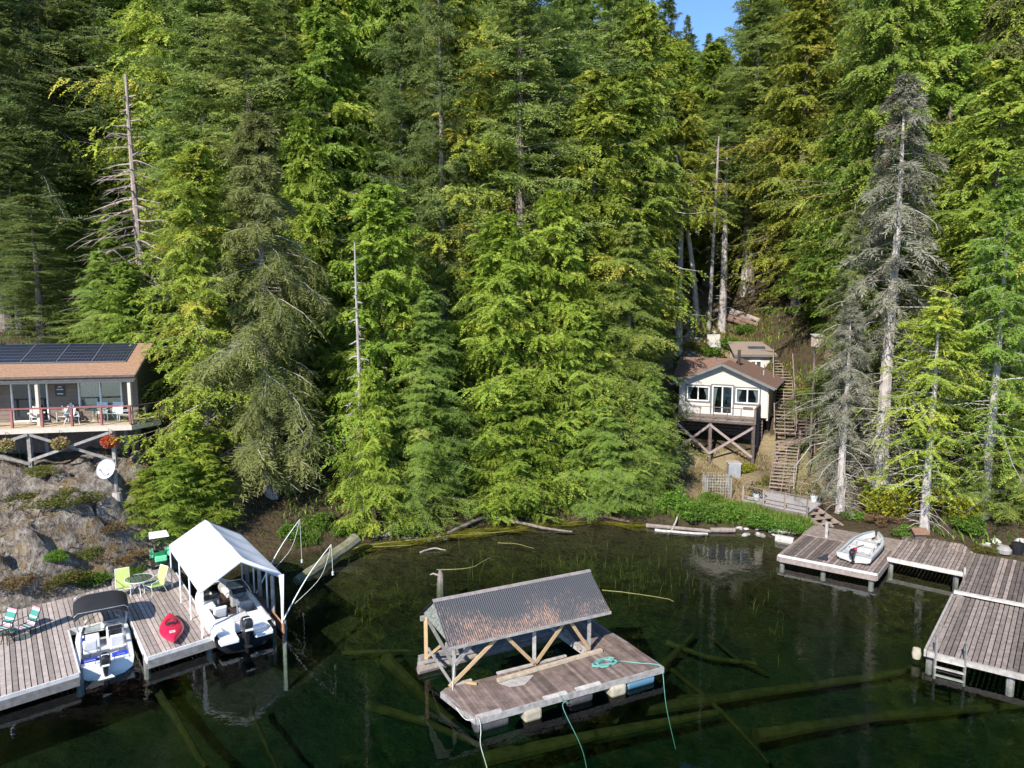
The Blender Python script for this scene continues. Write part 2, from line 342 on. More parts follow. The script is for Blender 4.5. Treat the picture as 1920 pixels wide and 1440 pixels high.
for x, y, z in tv:
    s = y - shore(x)
    rock.append(max(0, min(1, (-14.2 - x) / 2.5)) * max(0, min(1, (14 - s) / 3)) * (1 if s > -.5 else 0))
    a = max(0, 1 - abs(x - (16.0 + (y - 62) * .08)) / 5.5) * max(0, min(1, (y - 56) / 3)) * max(0, min(1, (78 - y) / 6))      # scree behind the white cabin
    b = max(0, 1 - abs(x - 14.5) / 4.0) * (1 if 2.5 < s < 13 else 0)                                                          # dry grass below it
    c = max(0, 1 - abs(x - 19.6) / 2.2) * (1 if 5 < s < 15 else 0)
    pale.append(min(1, 1.6 * max(a, b, c)))
bed = [max(0, min(1, (.12 - z) / .2)) for x, y, z in tv]
for nm, arr in (('rock', rock), ('pale', pale), ('bed', bed)):
    a_ = me.attributes.new(nm, 'FLOAT', 'POINT'); a_.data.foreach_set('value', arr)
me.polygons.foreach_set('use_smooth', [True] * len(me.polygons))
def ground_mat():
    m, t, p = _new('forest floor and rock'); N = t.nodes; L = t.links
    tc = N.new('ShaderNodeTexCoord')
    def nz(sc, det=8, rough=.65):
        n = N.new('ShaderNodeTexNoise'); n.inputs['Scale'].default_value = sc; n.inputs['Detail'].default_value = det; n.inputs['Roughness'].default_value = rough; L.new(tc.outputs['Object'], n.inputs[0]); return n
    def ramp(src, *st):
        r = N.new('ShaderNodeValToRGB'); e = r.color_ramp.elements
        e[0].position, e[0].color = st[0][0], (*st[0][1], 1); e[1].position, e[1].color = st[-1][0], (*st[-1][1], 1)
        for a, c in st[1:-1]: x = e.new(a); x.color = (*c, 1)
        L.new(src, r.inputs[0]); return r
    def mix(f, a, b):
        x = N.new('ShaderNodeMixRGB'); L.new(a, x.inputs[1]); L.new(b, x.inputs[2])
        if f is not None: L.new(f, x.inputs[0])
        return x
    bn = nz(1.6, 6); sh_ = ramp(bn.outputs[0], (.3, (.024, .017, .010)), (.5, (.056, .041, .021)), (.68, (.050, .046, .018))); dp_ = ramp(bn.outputs[0], (.3, (.036, .074, .072)), (.6, (.064, .125, .122)))  # deep bed tinted teal in place of light scattered in the water
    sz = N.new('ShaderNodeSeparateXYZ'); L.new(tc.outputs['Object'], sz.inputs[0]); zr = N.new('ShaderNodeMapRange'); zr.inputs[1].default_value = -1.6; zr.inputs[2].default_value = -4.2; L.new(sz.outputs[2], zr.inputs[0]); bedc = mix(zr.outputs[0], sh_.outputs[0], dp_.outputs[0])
    n1, n2, n3 = nz(.9), nz(3.5, 10), nz(9, 6)
    soil = ramp(n2.outputs[0], (.3, (.035, .026, .019)), (.5, (.075, .052, .032)), (.62, (.06, .065, .022)), (.75, (.13, .095, .06)))
    rk = ramp(n2.outputs[0], (.28, (.055, .045, .037)), (.42, (.135, .112, .092)), (.56, (.24, .208, .172)), (.68, (.35, .315, .27)))
    moss = ramp(n3.outputs[0], (.35, (.10, .075, .04)), (.6, (.22, .155, .085)), (.8, (.16, .14, .05)))
    mk = ramp(n1.outputs[0], (.50, (0, 0, 0)), (.60, (1, 1, 1)))
    rocky = mix(mk.outputs[0], rk.outputs[0], moss.outputs[0])
    pl = ramp(n3.outputs[0], (.3, (.15, .105, .065)), (.45, (.29, .215, .14)), (.58, (.22, .185, .08)), (.74, (.45, .37, .29)))
    ar = N.new('ShaderNodeAttribute'); ar.attribute_name = 'rock'; ap = N.new('ShaderNodeAttribute'); ap.attribute_name = 'pale'
    x1 = mix(ar.outputs['Fac'], soil.outputs[0], rocky.outputs[0]); x2 = mix(ap.outputs['Fac'], x1.outputs[0], pl.outputs[0])
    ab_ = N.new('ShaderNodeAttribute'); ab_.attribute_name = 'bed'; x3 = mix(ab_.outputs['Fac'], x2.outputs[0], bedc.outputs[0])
    L.new(x3.outputs[0], p.inputs['Base Color']); p.inputs['Roughness'].default_value = .95; p.inputs['Specular IOR Level'].default_value = .1
    b = N.new('ShaderNodeBump'); b.inputs['Strength'].default_value = 1; b.inputs['Distance'].default_value = .3; L.new(n2.outputs[0], b.inputs['Height']); L.new(b.outputs[0], p.inputs['Normal'])
    return m
me.materials.append(ground_mat())
hill = bpy.data.objects.new('hillside', me); COL.objects.link(hill); tag(hill, kind='structure')

# ------------------------------------------------------------------ lake water: one closed body with its surface at z = 0
def water_mat():
    m, t, p = _new('clear dark lake water'); N = t.nodes; L = t.links; N.remove(p)
    out = N['Material Output']
    tr = N.new('ShaderNodeBsdfTransparent'); tr.inputs[0].default_value = (.93, .96, .95, 1)
    gl = N.new('ShaderNodeBsdfGlossy'); gl.inputs['Roughness'].default_value = .015
    fr = N.new('ShaderNodeFresnel'); fr.inputs['IOR'].default_value = 1.333
    mx = N.new('ShaderNodeMixShader')
    tc = N.new('ShaderNodeTexCoord'); mp = N.new('ShaderNodeMapping'); mp.inputs['Scale'].default_value = (.9, 1.3, 1)
    n1 = N.new('ShaderNodeTexNoise'); n1.inputs['Scale'].default_value = 2.2; n1.inputs['Detail'].default_value = 3
    n2 = N.new('ShaderNodeTexNoise'); n2.inputs['Scale'].default_value = .12; n2.inputs['Detail'].default_value = 2
    L.new(tc.outputs['Object'], mp.inputs[0]); L.new(mp.outputs[0], n1.inputs[0]); L.new(tc.outputs['Object'], n2.inputs[0])
    rr = N.new('ShaderNodeMapRange'); rr.inputs[1].default_value = .4; rr.inputs[2].default_value = .65; rr.inputs[3].default_value = .03; rr.inputs[4].default_value = .16
    L.new(n2.outputs[0], rr.inputs[0])
    b = N.new('ShaderNodeBump'); b.inputs['Distance'].default_value = .05; L.new(rr.outputs[0], b.inputs['Strength']); L.new(n1.outputs[0], b.inputs['Height'])
    L.new(b.outputs[0], gl.inputs['Normal']); L.new(b.outputs[0], fr.inputs['Normal'])
    ge = N.new('ShaderNodeNewGeometry'); iv = N.new('ShaderNodeMath'); iv.operation = 'SUBTRACT'; iv.inputs[0].default_value = 1; L.new(ge.outputs['Backfacing'], iv.inputs[1])
    fm = N.new('ShaderNodeMath'); fm.operation = 'MULTIPLY'; L.new(fr.outputs[0], fm.inputs[0]); L.new(iv.outputs[0], fm.inputs[1])
    L.new(fm.outputs[0], mx.inputs[0]); L.new(tr.outputs[0], mx.inputs[1]); L.new(gl.outputs[0], mx.inputs[2]); L.new(mx.outputs[0], out.inputs['Surface'])
    va = N.new('ShaderNodeVolumeAbsorption'); va.inputs['Color'].default_value = (.43, .585, .44, 1); va.inputs['Density'].default_value = .47
    L.new(va.outputs[0], out.inputs['Volume'])
    return m
wb = MB(); wb.hexa([(-140, 4, -16), (140, 4, -16), (140, 60, -16), (-140, 60, -16), (-140, 4, 0), (140, 4, 0), (140, 60, 0), (-140, 60, 0)])
tag(wb.build('lake_water', water_mat()), kind='structure')
# ------------------------------------------------------------------ trees
def norm(a): return a / np.maximum(np.linalg.norm(a, axis=-1, keepdims=True), 1e-9)
STY = dict(
    #        e0   e1   e2  (branch elevation at trunk, middle, tip)  side fwd down  leaf len, width, ang, thick(up scatter)
    cedar=dict(e=(12, -22, 8), dirs=(.75, .55, -.55), leaf=(.18, .08), ang=42, nK=20, nM=20, sl=.34, prof=(.56, 3.2, .75), up=.35, ntilt=.75),
    weep=dict(e=(0, -35, -30), dirs=(.45, .35, -1.1), leaf=(.21, .072), ang=26, nK=20, nM=20, sl=.40, prof=(.7, 3.5, .55), up=.3, ntilt=.9),
    hemlock=dict(e=(14, -8, -38), dirs=(.85, .6, -.22), leaf=(.18, .058), ang=58, nK=20, nM=18, sl=.36, prof=(.70, 5, .75), up=.12, ntilt=.35),
    fir=dict(e=(18, 2, 4), dirs=(.8, .6, -.25), leaf=(.19, .062), ang=50, nK=18, nM=18, sl=.40, prof=(.6, 4, .55), up=.4, ntilt=.7),
    lichen=dict(e=(0, -28, -52), dirs=(.6, .5, -.7), leaf=(.32, .042), ang=44, nK=19, nM=20, sl=.40, prof=(.8, 4, .5), up=.2, ntilt=.6),
)
def tree_proto(style, seed, H, Rad, base=.1, nb=170, leaf_m=None, bark=None, gaps=.0, dens=1., sparse_low=0., lean=0., stubs=0):
    S = STY[style]; g = np.random.default_rng(seed); pw, rise, top0 = S['prof']
    nK, nM = int(S['nK'] * dens), S['nM']
    q = (np.arange(nb) + g.random(nb)) / nb; q = q ** .92                       # 0 at the crown base, 1 at the top
    az = np.arange(nb) * 2.39996 + g.normal(0, .5, nb)
    pro = (1 - q) ** pw * np.minimum(1, top0 + q * rise)
    lump = 1 + .36 * np.sin(az * 2 + seed) * np.sin(q * 17 + seed) + .16 * np.sin(q * 41 + az)
    Lb = Rad * pro * g.uniform(.5, 1.15, nb) * lump + .25
    if gaps: Lb *= np.where(g.random(nb) < gaps, .45, 1)
    z0 = H * (base + (1 - base) * q * .985)
    m = 9; ss = np.linspace(0, 1, m)
    e0, e1, e2 = [np.radians(x) for x in S['e']]
    el = np.interp(ss, [0, .55, 1], [e0, e1, e2])[None, :] + g.normal(0, .12, (nb, 1)) + np.clip((q[:, None] - .72) * 2.6, 0, .8)
    st = Lb[:, None] / (m - 1)
    hor = np.concatenate([np.zeros((nb, 1)), np.cumsum(np.cos(el[:, :-1]) * st, 1)], 1); ver = np.concatenate([np.zeros((nb, 1)), np.cumsum(np.sin(el[:, :-1]) * st, 1)], 1)
    azb = az[:, None] + g.normal(0, .16, (nb, 1)) * ss[None, :] * 2
    lx = lean * H * (z0 / H) ** 2
    P = np.stack([np.cos(azb) * hor + lx[:, None], np.sin(azb) * hor, z0[:, None] + ver], -1)       # (nb,m,3)
    # sprays
    sk = np.clip((np.arange(nK)[None, :] + g.random((nb, nK))) / nK, 0, .999) ** .75; sk = .10 + .90 * sk
    idx = np.minimum((sk * (m - 1)).astype(int), m - 2); fr = (sk * (m - 1) - idx)[..., None]
    bi = np.arange(nb)[:, None]
    p = P[bi, idx] * (1 - fr) + P[bi, idx + 1] * fr
    fwd = norm(P[bi, idx + 1] - P[bi, idx])
    sg = np.where((np.arange(nK)[None, :] + np.arange(nb)[:, None]) % 2 == 0, 1., -1.)[..., None]
    side = norm(np.cross(fwd, np.array([0, 0, 1.]))) * sg
    cs, cf, cd = S['dirs']
    d = norm(side * cs + fwd * cf + np.array([0, 0, cd]) + g.normal(0, .22, (nb, nK, 3)) + np.array([0, 0, 1.]) * g.uniform(-.3, 1, (nb, nK, 1)) * S['up'])
    ls = (Lb[:, None] * S['sl'] * (1.05 - .62 * sk) + .34) * g.uniform(.7, 1.25, (nb, nK))
    ls = np.minimum(ls, 1.35)
    # leaves
    jm = (np.arange(nM)[None, None, :] + g.random((nb, nK, nM))) / nM
    dr = np.array([0, 0, -1.])
    lp = p[:, :, None, :] + d[:, :, None, :] * (ls[:, :, None] * jm)[..., None] + dr * ((ls[:, :, None] * jm ** 2 * .25))[..., None]
    ow = np.stack([np.cos(az), np.sin(az), np.zeros(nb)], -1)[:, None, :]
    up = norm(np.array([0, 0, .75]) + ow * .7 + g.normal(0, S['ntilt'] * .75, (nb, nK, 3)))
    sd_ = norm(np.cross(d, up))
    lsg = np.where(np.arange(nM) % 2 == 0, 1., -1.)[None, None, :, None]
    a = np.radians(S['ang'] * g.uniform(.6, 1.2, (nb, nK, nM)))[..., None]
    ld_ = d[:, :, None, :] * np.cos(a) + sd_[:, :, None, :] * np.sin(a) * lsg + g.normal(0, .18, (nb, nK, nM, 3))
    ld_ = norm(ld_)
    ln = norm(np.cross(ld_, np.cross(up, d)[:, :, None, :] * 0 + up[:, :, None, :] + g.normal(0, .3, (nb, nK, nM, 3))))
    sc = g.uniform(.7, 1.3, (nb, nK, nM, 1)) * (1.1 - .35 * jm[..., None])
    LL, LW = S['leaf']
    tip = lp + ld_ * LL * sc; mid = lp + ld_ * LL * .5 * sc
    Q = np.stack([lp, mid + ln * LW * .5 * sc, tip, mid - ln * LW * .5 * sc], 3).reshape(-1, 4, 3)
    val = .18 + .30 * g.random((nb, 1, 1)) + .18 * g.random((nb, nK, 1)) + .22 * g.random((nb, nK, nM)) + .16 * jm
    val = val + np.where(g.random((nb, nK, 1)) < .06, .3, 0)
    val = val + np.where(g.random((nb, 1, 1)) < .09, .28, 0) - np.where(g.random((nb, 1, 1)) < .09, .14, 0)
    keep = np.ones((nb, nK, nM), bool)
    if sparse_low:
        keep &= ~((g.random((nb, nK, 1)) < sparse_low * np.clip(1.2 - q, 0, 1)[:, None, None]))
    keep = keep.reshape(-1); Q = Q[keep]; val = val.reshape(-1)[keep]
    crown = quadmesh('crown', Q, leaf_m, val)
    # trunk and limbs
    tb = MB(); r0 = .011 * H + .05
    tb.tube([(lean * H * t * t + .05 * math.sin(seed + t * 7), .05 * math.cos(seed * 2 + t * 6), H * t - (.6 if t == 0 else 0)) for t in (0, .03, .1, .25, .45, .65, .85, .995)],
            [r0 * 1.5, r0 * 1.1, r0, r0 * .86, r0 * .66, r0 * .45, r0 * .2, .012], 8, False, .5)
    for i in range(nb):
        if Lb[i] < .7: continue
        k = (0, 3, 6, 8); rr = .010 + .006 * Lb[i]
        tb.tube([P[i, j] for j in k], [rr, rr * .75, rr * .5, rr * .2], 3, False, float(g.random()))
    for i in range(stubs):                                           # dead twigs below the crown
        zz = H * g.uniform(.04, base + .12); a_ = g.uniform(0, 6.28); l_ = Rad * g.uniform(.2, .55)
        c_ = Vector((math.cos(a_), math.sin(a_), 0)); o_ = Vector((lean * H * (zz / H) ** 2, 0, zz))
        tb.tube([o_, o_ + c_ * l_ * .6 + Vector((0, 0, -.05)), o_ + c_ * l_ + Vector((0, 0, -.12 - .2 * l_))], [.03, .02, .006], 3, False, .6)
    root = bpy.data.objects.new('tree_source', None)
    trunk = tb.build('trunk', bark or M['bark'], None, True)
    return dict(H=H, R=Rad, trunk=trunk.data, crown=crown, tmp=trunk)
def snag_proto(seed, H, Rad, nb=75, grey='bark_dead'):
    g = random.Random(seed); tb = MB(); br = MB()
    tb.tube([(0.06 * math.sin(t * 5), .05 * math.sin(t * 4 + 1), H * t - (.5 if t == 0 else 0)) for t in (0, .1, .3, .5, .7, .9, 1)], [.011 * H * (1.15 - t) + .02 for t in (0, .1, .3, .5, .7, .9, 1)], 7, True, .5)
    for i in range(nb):
        t = .06 + .92 * ((i + g.random()) / nb) ** (1.45 if nb > 80 else 1); a = i * 2.4 + g.gauss(0, .4)
        L = Rad * (1 - t) ** 1.3 * 1.75 * g.uniform(.6, 1.15) * min(1, .45 + t * 2) + .15
        p = Vector((0, 0, H * t)); pts = [p]; e = rad(8 - 52 * (1 - t) ** 1.2)
        for k in range(5):
            c = Vector((math.cos(a) * math.cos(e), math.sin(a) * math.cos(e), math.sin(e))); p = p + c * L / 5; pts.append(p.copy()); a += g.gauss(0, .16); e += g.uniform(-.22, .2)
        br.tube(pts, [.05, .045, .037, .028, .018, .006], 4, False)
        for k in range(1, 5):
            for sgn in (-1, 1):
                if g.random() < .8:
                    b = a + sgn * g.uniform(.5, 1.1); l = L * g.uniform(.15, .4)
                    d2 = Vector((math.cos(b), math.sin(b), g.uniform(-.9, .1))) * l
                    br.tube([pts[k], pts[k] + d2 * .5, pts[k] + d2 + Vector((0, 0, -.1 * l))], [.016, .011, .004], 3, False)
    return dict(H=H, R=Rad, trunk=tb.build('trunk', M[grey], None, True).data, crown=br.build('branches', M[grey], None, True).data, bare=True)

PRO = {}
def P_(key, *a, **k):
    PRO.setdefault(key, []).append(tree_proto(*a, **k))
for i, s in enumerate((3, 14, 25)):
    P_('cedar', 'cedar', s, 18, 3.9, base=.02, nb=250, leaf_m=M['cedar_bright'], bark=M['bark_red'], gaps=.12, stubs=14)
P_('cedar_y', 'cedar', 41, 22, 4.2, base=.06, nb=260, leaf_m=M['cedar_yellow'], bark=M['bark'], gaps=.2, sparse_low=.25, stubs=25)
P_('cedar_y', 'cedar', 47, 20, 3.8, base=.14, nb=220, leaf_m=M['cedar_yellow'], bark=M['bark_grey'], gaps=.22, sparse_low=.3, stubs=25)
P_('cedar_d', 'cedar', 52, 22, 4.0, base=.08, nb=240, leaf_m=M['cedar_deep'], bark=M['bark'], gaps=.2, stubs=20)
P_('cedar_d', 'cedar', 57, 24, 3.8, base=.2, nb=220, leaf_m=M['cedar_deep'], bark=M['bark_red'], gaps=.25, stubs=30)
P_('weep', 'weep', 61, 26, 4.2, base=.12, nb=260, leaf_m=M['cedar_bright'], bark=M['bark'], gaps=.2)
for i, s in enumerate((71, 77)):
    P_('hemlock', 'hemlock', s, 18, 4.0, base=.03, nb=200, leaf_m=M['hemlock'], bark=M['bark'], gaps=.15, stubs=12)
for i, s in enumerate((81, 86, 92)):
    P_('fir', 'fir', s, 28, 4.6, base=(.12, .25, .35)[i], nb=(250, 230, 200)[i], leaf_m=M['fir'], bark=M['bark'], gaps=.25, stubs=30, dens=1.1)
for i, s in enumerate((101, 107)):
    P_('firdark', 'fir', s, 28, 5.6, base=(.15, .3)[i], nb=170, leaf_m=M['firdark'], bark=M['bark'], gaps=.3, stubs=20, dens=1.25)
P_('lichen', 'lichen', 111, 22, 4.6, base=.05, nb=240, leaf_m=M['lichen'], bark=M['bark_grey'], gaps=.2, sparse_low=.1, dens=1., stubs=20)
P_('lichen_g', 'lichen', 117, 22, 4.4, base=.08, nb=190, leaf_m=M['lichen_grey'], bark=M['bark_grey'], gaps=.3, sparse_low=.3, dens=1., stubs=30)
P_('lichen_open', 'lichen', 163, 24, 5.4, base=.08, nb=125, leaf_m=M['lichen_grey'], bark=M['bark_grey'], gaps=.35, sparse_low=.66, dens=.9, stubs=40)
P_('lichen_open', 'lichen', 169, 24, 5.4, base=.06, nb=88, leaf_m=M['lichen'], bark=M['bark_grey'], gaps=.35, sparse_low=.45, dens=1., stubs=40)
P_('cedar_open', 'cedar', 173, 20, 4.6, base=.16, nb=105, leaf_m=M['cedar_yellow'], bark=M['bark_grey'], gaps=.3, sparse_low=.5, stubs=28)
P_('cedar_open', 'cedar', 179, 24, 4.4, base=.24, nb=150, leaf_m=M['cedar_deep'], bark=M['bark_grey'], gaps=.3, sparse_low=.4, stubs=50)
P_('far', 'fir', 121, 24, 3.0, base=.04, nb=190, leaf_m=M['firdark'], bark=M['bark'], gaps=.2)
P_('cedar_high', 'cedar', 151, 22, 3.6, base=.5, nb=170, leaf_m=M['cedar_yellow'], bark=M['bark_grey'], gaps=.25, sparse_low=.2, stubs=40)
P_('fir_high', 'fir', 157, 26, 2.8, base=.52, nb=120, leaf_m=M['fir'], bark=M['bark_grey'], gaps=.3, sparse_low=.2, stubs=50)
PRO['snag'] = [snag_proto(131, 15, 3.4, 120)]
PRO['pole'] = [snag_proto(137, 13, 1.3, 60, 'bark_grey')]
for o in [x for x in COL.objects if x.name.split('.')[0] in ('trunk', 'branches')]: bpy.data.objects.remove(o)
USED = {}
def tree(key, x, y, H, wid, label, name='conifer_tree', cat='tree', group=None, rz=None, z=None, var=None):
    L_ = PRO[key]; i = USED.get(key, 0); USED[key] = i + 1; pr = L_[i % len(L_) if var is None else var]
    z = ground(x, y) - .1 if z is None else z
    t = thing(name, label, cat, (x, y, z), group)
    t.rotation_euler = (0, 0, R_.uniform(0, 6.28) if rz is None else rz); t.scale = (wid / pr['R'], wid / pr['R'], H / pr['H'])
    for nm, me_ in (('trunk', pr['trunk']), ('branches' if pr.get('bare') else 'crown', pr['crown'])):
        o = bpy.data.objects.new(nm, me_); COL.objects.link(o); o.parent = t
    return t
def ptree(key, u, vtop, Y, wpx, label, name='conifer_tree', vbase=None, **k):    # stands at distance Y on the sight line u; top seen at vtop; crown half width in photo pixels
    p = at(u, 640, Y); x = p.x; g_ = ground(x, Y) - .1
    H = at(u, vtop, Y).z - g_; return tree(key, x, Y, H, wpx * 1.45 / FOC * Y, label, name, z=g_, **k)

# hand placed trees ------------------------------------------------
ptree('cedar_y', 384, 268, 39.8, 100, 'big yellow green cedar beside the brown cabin deck', 'cedar_tree', var=0, rz=.6)
ptree('lichen', 497, 205, 40.5, 128, 'drooping olive brown hemlock behind the white boat canopy', 'hemlock_tree', rz=1.2)
ptree('cedar', 585, 222, 49, 70, 'slim bright cedar rising behind the olive hemlock', 'cedar_tree', var=1)
ptree('snag', 268, 140, 48.5, 100, 'bare dead conifer with bleached drooping limbs above the brown cabin', 'dead_tree', rz=.4)
ptree('firdark', 78, 365, 47, 98, 'small dark fir directly behind the solar roof of the brown cabin', 'fir_tree', var=0)
ptree('hemlock', 195, 470, 45, 62, 'light green young hemlock at the back corner of the brown cabin', 'hemlock_tree')
ptree('firdark', 128, -120, 56, 150, 'tall dark fir with bare trunk left of the dead conifer', 'fir_tree', var=1)
ptree('firdark', 214, -150, 58, 120, 'tall dark fir whose black trunk rises just beside the dead conifer', 'fir_tree', var=1)
ptree('firdark', 18, -60, 52, 130, 'dark fir at the photo edge above the stove pipe', 'fir_tree', var=0)
ptree('fir', 345, -30, 57, 95, 'mid green fir right behind the dead conifer', 'fir_tree', var=0)
ptree('hemlock', 425, 120, 52, 75, 'deep green hemlock whose tip shows over the yellow green cedar', 'hemlock_tree')
ptree('fir', 470, -80, 58, 100, 'bushy fir high behind the olive brown hemlock', 'fir_tree', var=0)
ptree('fir', 555, -110, 62, 110, 'bushy fir high above the slim bright cedar', 'fir_tree', var=1)
ptree('weep', 680, -30, 56, 90, 'tall weeping cedar with hanging yellow green sprays', 'cedar_tree')
ptree('cedar', 718, 345, 43.5, 100, 'bright cedar overhanging the shore beside the grey dead pole', 'cedar_tree', var=0, rz=2)
ptree('cedar', 694, 690, 39.2, 52, 'low bright cedar leaning out at the water beside the old grey steps', 'cedar_tree', var=2)
ptree('pole', 671, 455, 40.0, 26, 'grey dead pole of a tree standing in front of the bright cedars', 'dead_tree')
ptree('hemlock', 805, 545, 42.5, 82, 'layered green hemlock at the shore above the floating reeds', 'hemlock_tree', var=0)
ptree('hemlock', 790, 705, 40.2, 66, 'short spreading hemlock low over the shore logs', 'hemlock_tree', var=1)
ptree('fir', 770, 190, 53, 72, 'grey green fir between the weeping cedar and the yellow cedar', 'fir_tree', var=0)
ptree('cedar_y', 872, 22, 52, 100, 'tall yellowish cedar high above the blunt bright cedar', 'cedar_tree', var=0)
ptree('cedar', 945, 400, 44.8, 92, 'bright cedar with blunt crown in the middle of the shore', 'cedar_tree', var=1)
ptree('cedar', 1040, 355, 46, 86, 'pointed bright cedar right of the blunt one on the shore', 'cedar_tree', var=2)
ptree('cedar', 970, 705, 42.6, 72, 'low bright cedar hanging over the shore log', 'cedar_tree', var=0)
ptree('cedar_d', 895, 500, 47, 70, 'deep green cedar squeezed between the shore hemlock and the blunt cedar', 'cedar_tree', var=0)
ptree('cedar_d', 1095, 560, 44.8, 75, 'deep green cedar between the pointed cedar and the dark hemlock', 'cedar_tree', var=0)
ptree('hemlock', 1180, 415, 46.2, 92, 'full dark hemlock standing beside the white cabin', 'hemlock_tree', var=1, rz=.2)
ptree('hemlock', 1130, 520, 47, 84, 'dark hemlock just behind the pointed bright cedar', 'hemlock_tree', var=0)
ptree('hemlock', 1222, 700, 44.4, 54, 'low feathery hemlock in front of the white cabin deck posts', 'hemlock_tree', var=0)
ptree('hemlock', 1140, 760, 42.5, 70, 'low spreading hemlock near the red earth of the shore', 'hemlock_tree', var=1)
ptree('lichen_g', 988, 125, 55, 66, 'grey brown dying hemlock in the middle of the slope', 'hemlock_tree')
ptree('fir', 940, -40, 63, 92, 'fir behind the tall yellowish cedar', 'fir_tree', var=2)
ptree('fir', 1085, -20, 62, 98, 'broad fir above the grey brown dying hemlock', 'fir_tree', var=0)
ptree('cedar_y', 1195, 5, 58, 80, 'tall olive yellow cedar beside the sky gap', 'cedar_tree', var=1)
ptree('cedar_high', 1272, 175, 63, 60, 'yellow cedar with high crown above the scree slope', 'cedar_tree')
ptree('fir_high', 1352, 200, 66, 40, 'thin fir with a long bare stem beside the scree slope', 'fir_tree')
ptree('fir_high', 1392, 160, 70, 46, 'thin bare stemmed fir further right behind the felled logs', 'fir_tree')
ptree('hemlock', 1192, 380, 57, 42, 'hemlock filling the gap left of the leaning pale trunk', 'hemlock_tree')
ptree('cedar_d', 1452, 95, 76, 70, 'deep green cedar behind the garden shed', 'cedar_tree', var=0)
ptree('hemlock', 1515, 290, 67, 56, 'feathery green hemlock right above the garden shed roof', 'hemlock_tree')
ptree('cedar_y', 1490, -60, 63, 92, 'olive cedar at the top edge above the garden shed', 'cedar_tree', var=0)
ptree('fir', 1400, -60, 70, 84, 'fir forming the right side of the sky gap', 'fir_tree', var=0)
ptree('hemlock', 1545, 690, 52, 52, 'small dark hemlock beside the wooden stairs', 'hemlock_tree')
ptree('lichen_open', 1668, 132, 43.0, 150, 'big dying hemlock with silver trunk and drooping grey olive limbs', 'hemlock_tree', rz=2.2, var=0)
ptree('lichen_open', 1590, 380, 45.5, 100, 'dying grey hemlock with bare drooping limbs beside the stairs', 'hemlock_tree')
ptree('lichen_open', 1592, 560, 41.5, 92, 'short olive hemlock standing behind the landing platform', 'hemlock_tree')
ptree('cedar_y', 1846, 110, 42.5, 118, 'big golden green cedar filling the right of the photo', 'cedar_tree', var=0, rz=4)
ptree('cedar_open', 1757, 560, 37.6, 100, 'open yellow cedar with thick grey trunk behind the docks', 'cedar_tree', var=0)
ptree('cedar_open', 1872, 330, 37.6, 88, 'deep green cedar with pale grey trunk behind the large dock', 'cedar_tree', var=1)
ptree('fir', 1600, 40, 60, 100, 'olive fir behind the big dying hemlock', 'fir_tree', var=0)
ptree('fir', 1715, -40, 62, 110, 'dull green fir at the top edge over the dying hemlock', 'fir_tree', var=1)
ptree('firdark', 1840, -60, 58, 120, 'dark fir at the top edge over the golden green cedar', 'fir_tree', var=0)
ptree('cedar_d', 1560, 230, 56, 70, 'deep green cedar between the garden shed and the dying hemlock', 'cedar_tree', var=1)
ptree('hemlock', 1760, 330, 46, 80, 'dark hemlock in shade behind the golden green cedar', 'hemlock_tree')
ptree('firdark', 1905, 330, 44, 80, 'dark fir at the photo edge behind the large dock', 'fir_tree', var=0)
ptree('firdark', 560, 470, 46, 75, 'dark fir in deep shade between the olive hemlock and the dead pole', 'fir_tree', var=0)
ptree('far', 1274, 28, 128, 14, 'tiny far spruce spire standing in the sky gap', 'spruce_tree')
ptree('far', 1312, 62, 140, 16, 'tiny far spruce low in the sky gap next to the spire', 'spruce_tree')
ptree('far', 1238, -15, 96, 34, 'dark spruce at the edge of the sky gap', 'spruce_tree')
ptree('firdark', 40, 300, 51, 90, 'mid sized dark fir in deep shade at the photo edge behind the cabin roof', 'fir_tree', var=0)
ptree('hemlock', 150, 420, 50, 70, 'mid sized hemlock in deep shade behind the brown cabin', 'hemlock_tree')
ptree('firdark', 318, 470, 51, 50, 'mid sized dark fir tucked behind the big yellow green cedar', 'fir_tree', var=0)
ptree('hemlock', 1500, 575, 63, 34, 'low dark hemlock just uphill of the garden shed stairs', 'hemlock_tree')
ptree('hemlock', 1548, 520, 60, 42, 'mid sized dark hemlock between the long stairs and the grey dying hemlock', 'hemlock_tree')
